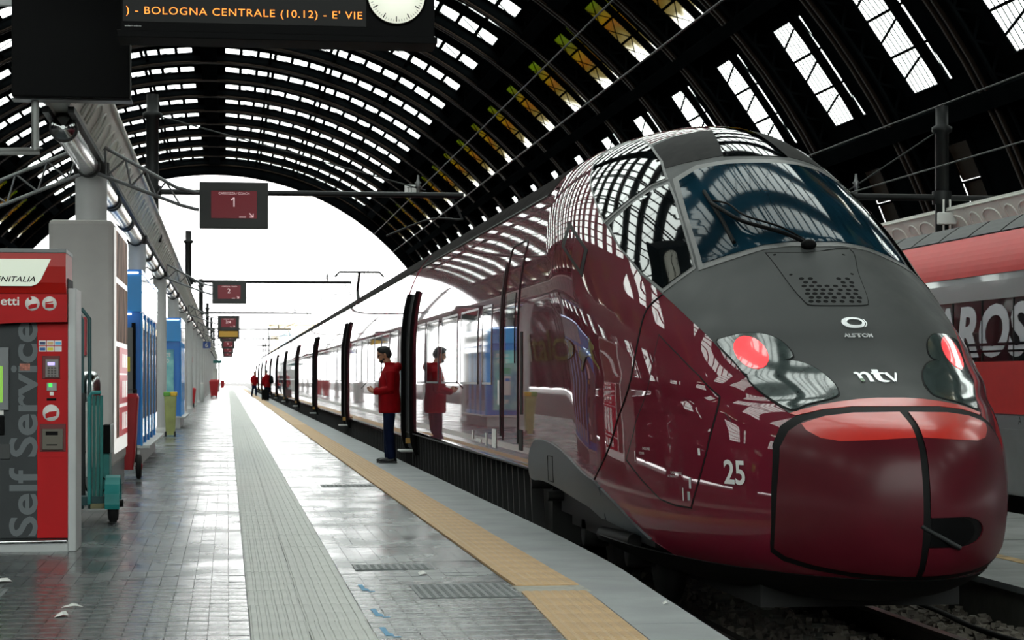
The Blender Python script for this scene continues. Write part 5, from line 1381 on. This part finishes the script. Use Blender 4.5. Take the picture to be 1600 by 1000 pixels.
def person(loc, face, arms, legs, label, head=(.075, -.25), vox=.011, scale=1, hood=True, detail=True, group=None):
    """local axes: x forward, y to the person's left, z up"""
    t = empty('person', loc, label, 'person', group)
    M = Matrix.Rotation(face, 4, 'Z') @ Matrix.Scale(scale, 4)
    def part(name, me, m_, parent=t):
        me.materials.clear(); me.materials.append(m_); me.name = name; return link(name, me, parent)
    hx = head[0]
    HM = Matrix.Translation((hx - .02, 0, 1.60)) @ Matrix.Rotation(-head[1], 4, 'Y')
    b = MB()
    rings(b, [(.84, 0, 0, .10, .15), (.95, 0, 0, .115, .165), (1.1, .005, 0, .105, .15), (1.28, .005, 0, .115, .175), (1.40, 0, 0, .10, .18), (1.47, .0, 0, .065, .11), (1.50, .01, 0, .058, .062)])
    b.path([(.005, 0, 1.44), (.02, 0, 1.52), (hx - .02, 0, 1.60)], [.062, .055, .056], 12)
    b.ell((.02, 0, .075), (.098, .076, .118), 18, 12, HM); b.ell((.045, 0, .0), (.07, .055, .065), 14, 8, HM)
    b.ell((.118, 0, .055), (.018, .013, .026), 10, 6, HM)
    for s in (-1, 1): b.ell((.0, s * .078, .06), (.02, .01, .03), 8, 6, HM)
    for a in legs: b.path(a, [.085, .06, .042], 12)
    for a in arms:
        b.path(a[:3], [.052, .043, .030], 12)
        w, h = Vector(a[2]), Vector(a[3]); d = (h - w).normalized(); sd = Vector((0, 0, 1)).cross(d).normalized(); up = d.cross(sd)
        b.path([w, w + d * .05, w + d * .09], [.028, .034, .03], 10)                        # palm
        for k in range(4):                                                              # fingers curled round the phone
            o = w + d * .085 + sd * (.022 * (k - 1.5) * .8); L_ = (.055, .065, .062, .05)[k]
            b.path([o, o + d * L_ * .6 + up * .006, o + d * L_ * .8 + up * .03], [.0105, .0098, .0085], 8)
        o = w + d * .04 + up * .012; b.path([o, o + d * .035 + up * .03 - sd * .012, o + d * .06 + up * .04 - sd * .012], [.0125, .011, .009], 8)
    part('body', remesh(b, vox * .75, 3, M), M_skin2)
    j = MB()
    rings(j, [(.765, 0, 0, .165, .195), (.80, 0, 0, .172, .205), (.95, 0, 0, .168, .2), (1.12, .01, 0, .16, .19), (1.28, .0, 0, .16, .205), (1.38, -.01, 0, .145, .205), (1.45, -.01, 0, .11, .165), (1.50, .0, 0, .082, .095), (1.545, .01, 0, .082, .085)])
    for a in arms: j.path(a[:3], [.088, .072, .052], 14)
    if hood: j.ell((-.125, 0, 1.475), (.065, .125, .075), 14, 8)
    jk = part('jacket', remesh(j, vox, 8, M), M_jack)
    r = MB()
    for a in legs:
        p = [Vector(q) for q in a]; r.path([p[0] + Vector((0, 0, .06)), p[0], p[1], p[2] + Vector((0, 0, -.02))], [.10, .105, .082, .068], 14)
    rings(r, [(.80, 0, 0, .125, .165), (.93, 0, 0, .13, .17)])
    part('trousers', remesh(r, vox, 5, M), M_trou)
    for a in legs:
        f = Vector(a[2]); s = MB(); s.ell((f.x + .055, f.y, .045), (.145, .05, .042), 16, 8); s.box(f.x - .085, f.x + .19, f.y - .04, f.y + .04, .0, .02); s.path([(f.x - .02, f.y, .04), (f.x - .02, f.y, .10)], [.055, .05], 12)
        part('shoe', remesh(s, vox * .8, 3, M), M_shoe)
    h = MB(); h.ell((.002, 0, .115), (.103, .084, .088), 18, 10, HM); h.ell((-.035, 0, .07), (.075, .08, .085), 16, 8, HM); h.ell((.05, 0, .165), (.06, .06, .04), 12, 6, HM)
    part('hair', remesh(h, vox * .75, 2, M), M_hair)
    if detail:
        h = MB(); h.ell((.065, 0, -.018), (.05, .054, .038), 14, 8, HM); h.ell((.035, 0, .01), (.045, .069, .035), 12, 6, HM)
        part('beard', remesh(h, vox * .6, 2, M), M_hair)
        g = MB()
        for s in (-1, 1):
            g.path([HM @ Vector((.105 + .0 * k, s * .034 + .026 * cos(k * pi / 5), .068 + .018 * sin(k * pi / 5))) for k in range(11)], .0035, 5)
            g.path([HM @ Vector((.105, s * .06, .072)), HM @ Vector((.0, s * .081, .075))], .0035, 5)
            g.ell((.1, s * .033, .068), (.012, .02, .010), 8, 6, HM)
        me = g.mesh('glasses'); me.transform(M); part('glasses', me, M_black)
        z = MB()
        z.path([(.165, -.005, .78), (.172, -.005, 1.0), (.168, -.005, 1.2), (.16, -.005, 1.36), (.105, -.005, 1.47)], .007, 6)
        me = z.mesh('zip'); me.transform(M); part('zip', me, mat('dark_red_zip', '#4a080c', .4), jk)
    return t, M
fc = pi * .97                                                   # facing left across the platform
ARM = [[(-.01, .185, 1.40), (-.02, .245, 1.13), (.23, .10, 1.09), (.36, .045, 1.14)], [(-.01, -.185, 1.40), (-.0, -.245, 1.13), (.23, -.10, 1.11), (.36, -.04, 1.15)]]
LEG = [[(0, .085, .90), (.015, .09, .50), (-.03, .085, .085)], [(0, -.085, .90), (.02, -.09, .50), (.015, -.085, .085)]]
PX = at_y(609, 722, 31.0)
p1, M1 = person((PX.x, 31.0, 0), fc, ARM, LEG, 'man in red jacket and navy trousers looking at a phone beside the train')
c = M1 @ Vector((.385, .0, 1.20)); ph = MB()
ph.box(-.038, .038, -.006, .006, -.075, .075, Matrix.Translation((PX.x, 31.0, 0)) @ Matrix.Translation(c) @ Matrix.Rotation(fc + pi / 2, 4, 'Z') @ Matrix.Rotation(-.75, 4, 'X'))
tag(ph.build('phone', M_black, loc=(PX.x + c.x, 31.0 + c.y, c.z), bevel=.004), 'black phone held in the hands of the man in red', 'phone')
DOWN = [[(-.01, .19, 1.40), (-.04, .25, 1.13), (.05, .25, .90), (.08, .24, .80)], [(-.01, -.19, 1.40), (-.03, -.25, 1.13), (.1, -.23, .93), (.15, -.22, .84)]]
WALK = [[(0, .085, .90), (.12, .09, .50), (.14, .085, .085)], [(0, -.085, .90), (-.02, -.09, .50), (-.22, -.085, .10)]]
q = at_z(397, 619)
person((q.x, q.y, 0), -pi * .35, DOWN, WALK, 'distant person in red jacket and dark trousers walking on the yellow strip', vox=.03, detail=False)
q = at_z(417, 626)
person((q.x, q.y, 0), pi * .6, [DOWN[0], ARM[1]], LEG, 'distant person in red jacket with black backpack standing by the open train doors', vox=.03, detail=False)
bp_ = empty('backpack', (q.x + .28, q.y - .1, .95), 'black backpack on the shoulders of the distant person in red', 'backpack')
m = MB(); m.ell((q.x + .26, q.y - .1, 1.22), (.14, .15, .25)); m.build('bag', M_black, bp_); m = MB(); m.ell((q.x + .36, q.y - .1, 1.12), (.06, .12, .12)); m.build('front_pocket', M_black, bp_)
sc = empty('suitcase', (q.x - .12, q.y - .5, 0), 'black suitcase standing in front of the distant person with backpack', 'suitcase')
m = MB(); m.box(q.x - .32, q.x + .08, q.y - .62, q.y - .38, .06, .66); m.build('case', M_black, sc, bevel=.03); m = MB(); m.path([(q.x - .24, q.y - .42, .6), (q.x - .24, q.y - .42, .95), (q.x + .0, q.y - .42, .95), (q.x + .0, q.y - .42, .6)], .014, 6); m.build('handle', M_dark, sc)
for s in (-.26, .02):
    m = MB(); m.lathe([(.01, -.02), (.04, -.02), (.04, .02), (.01, .02)], (q.x + s, q.y - .5, .04), 12, 'x'); m.build('wheel', M_tyre, sc)
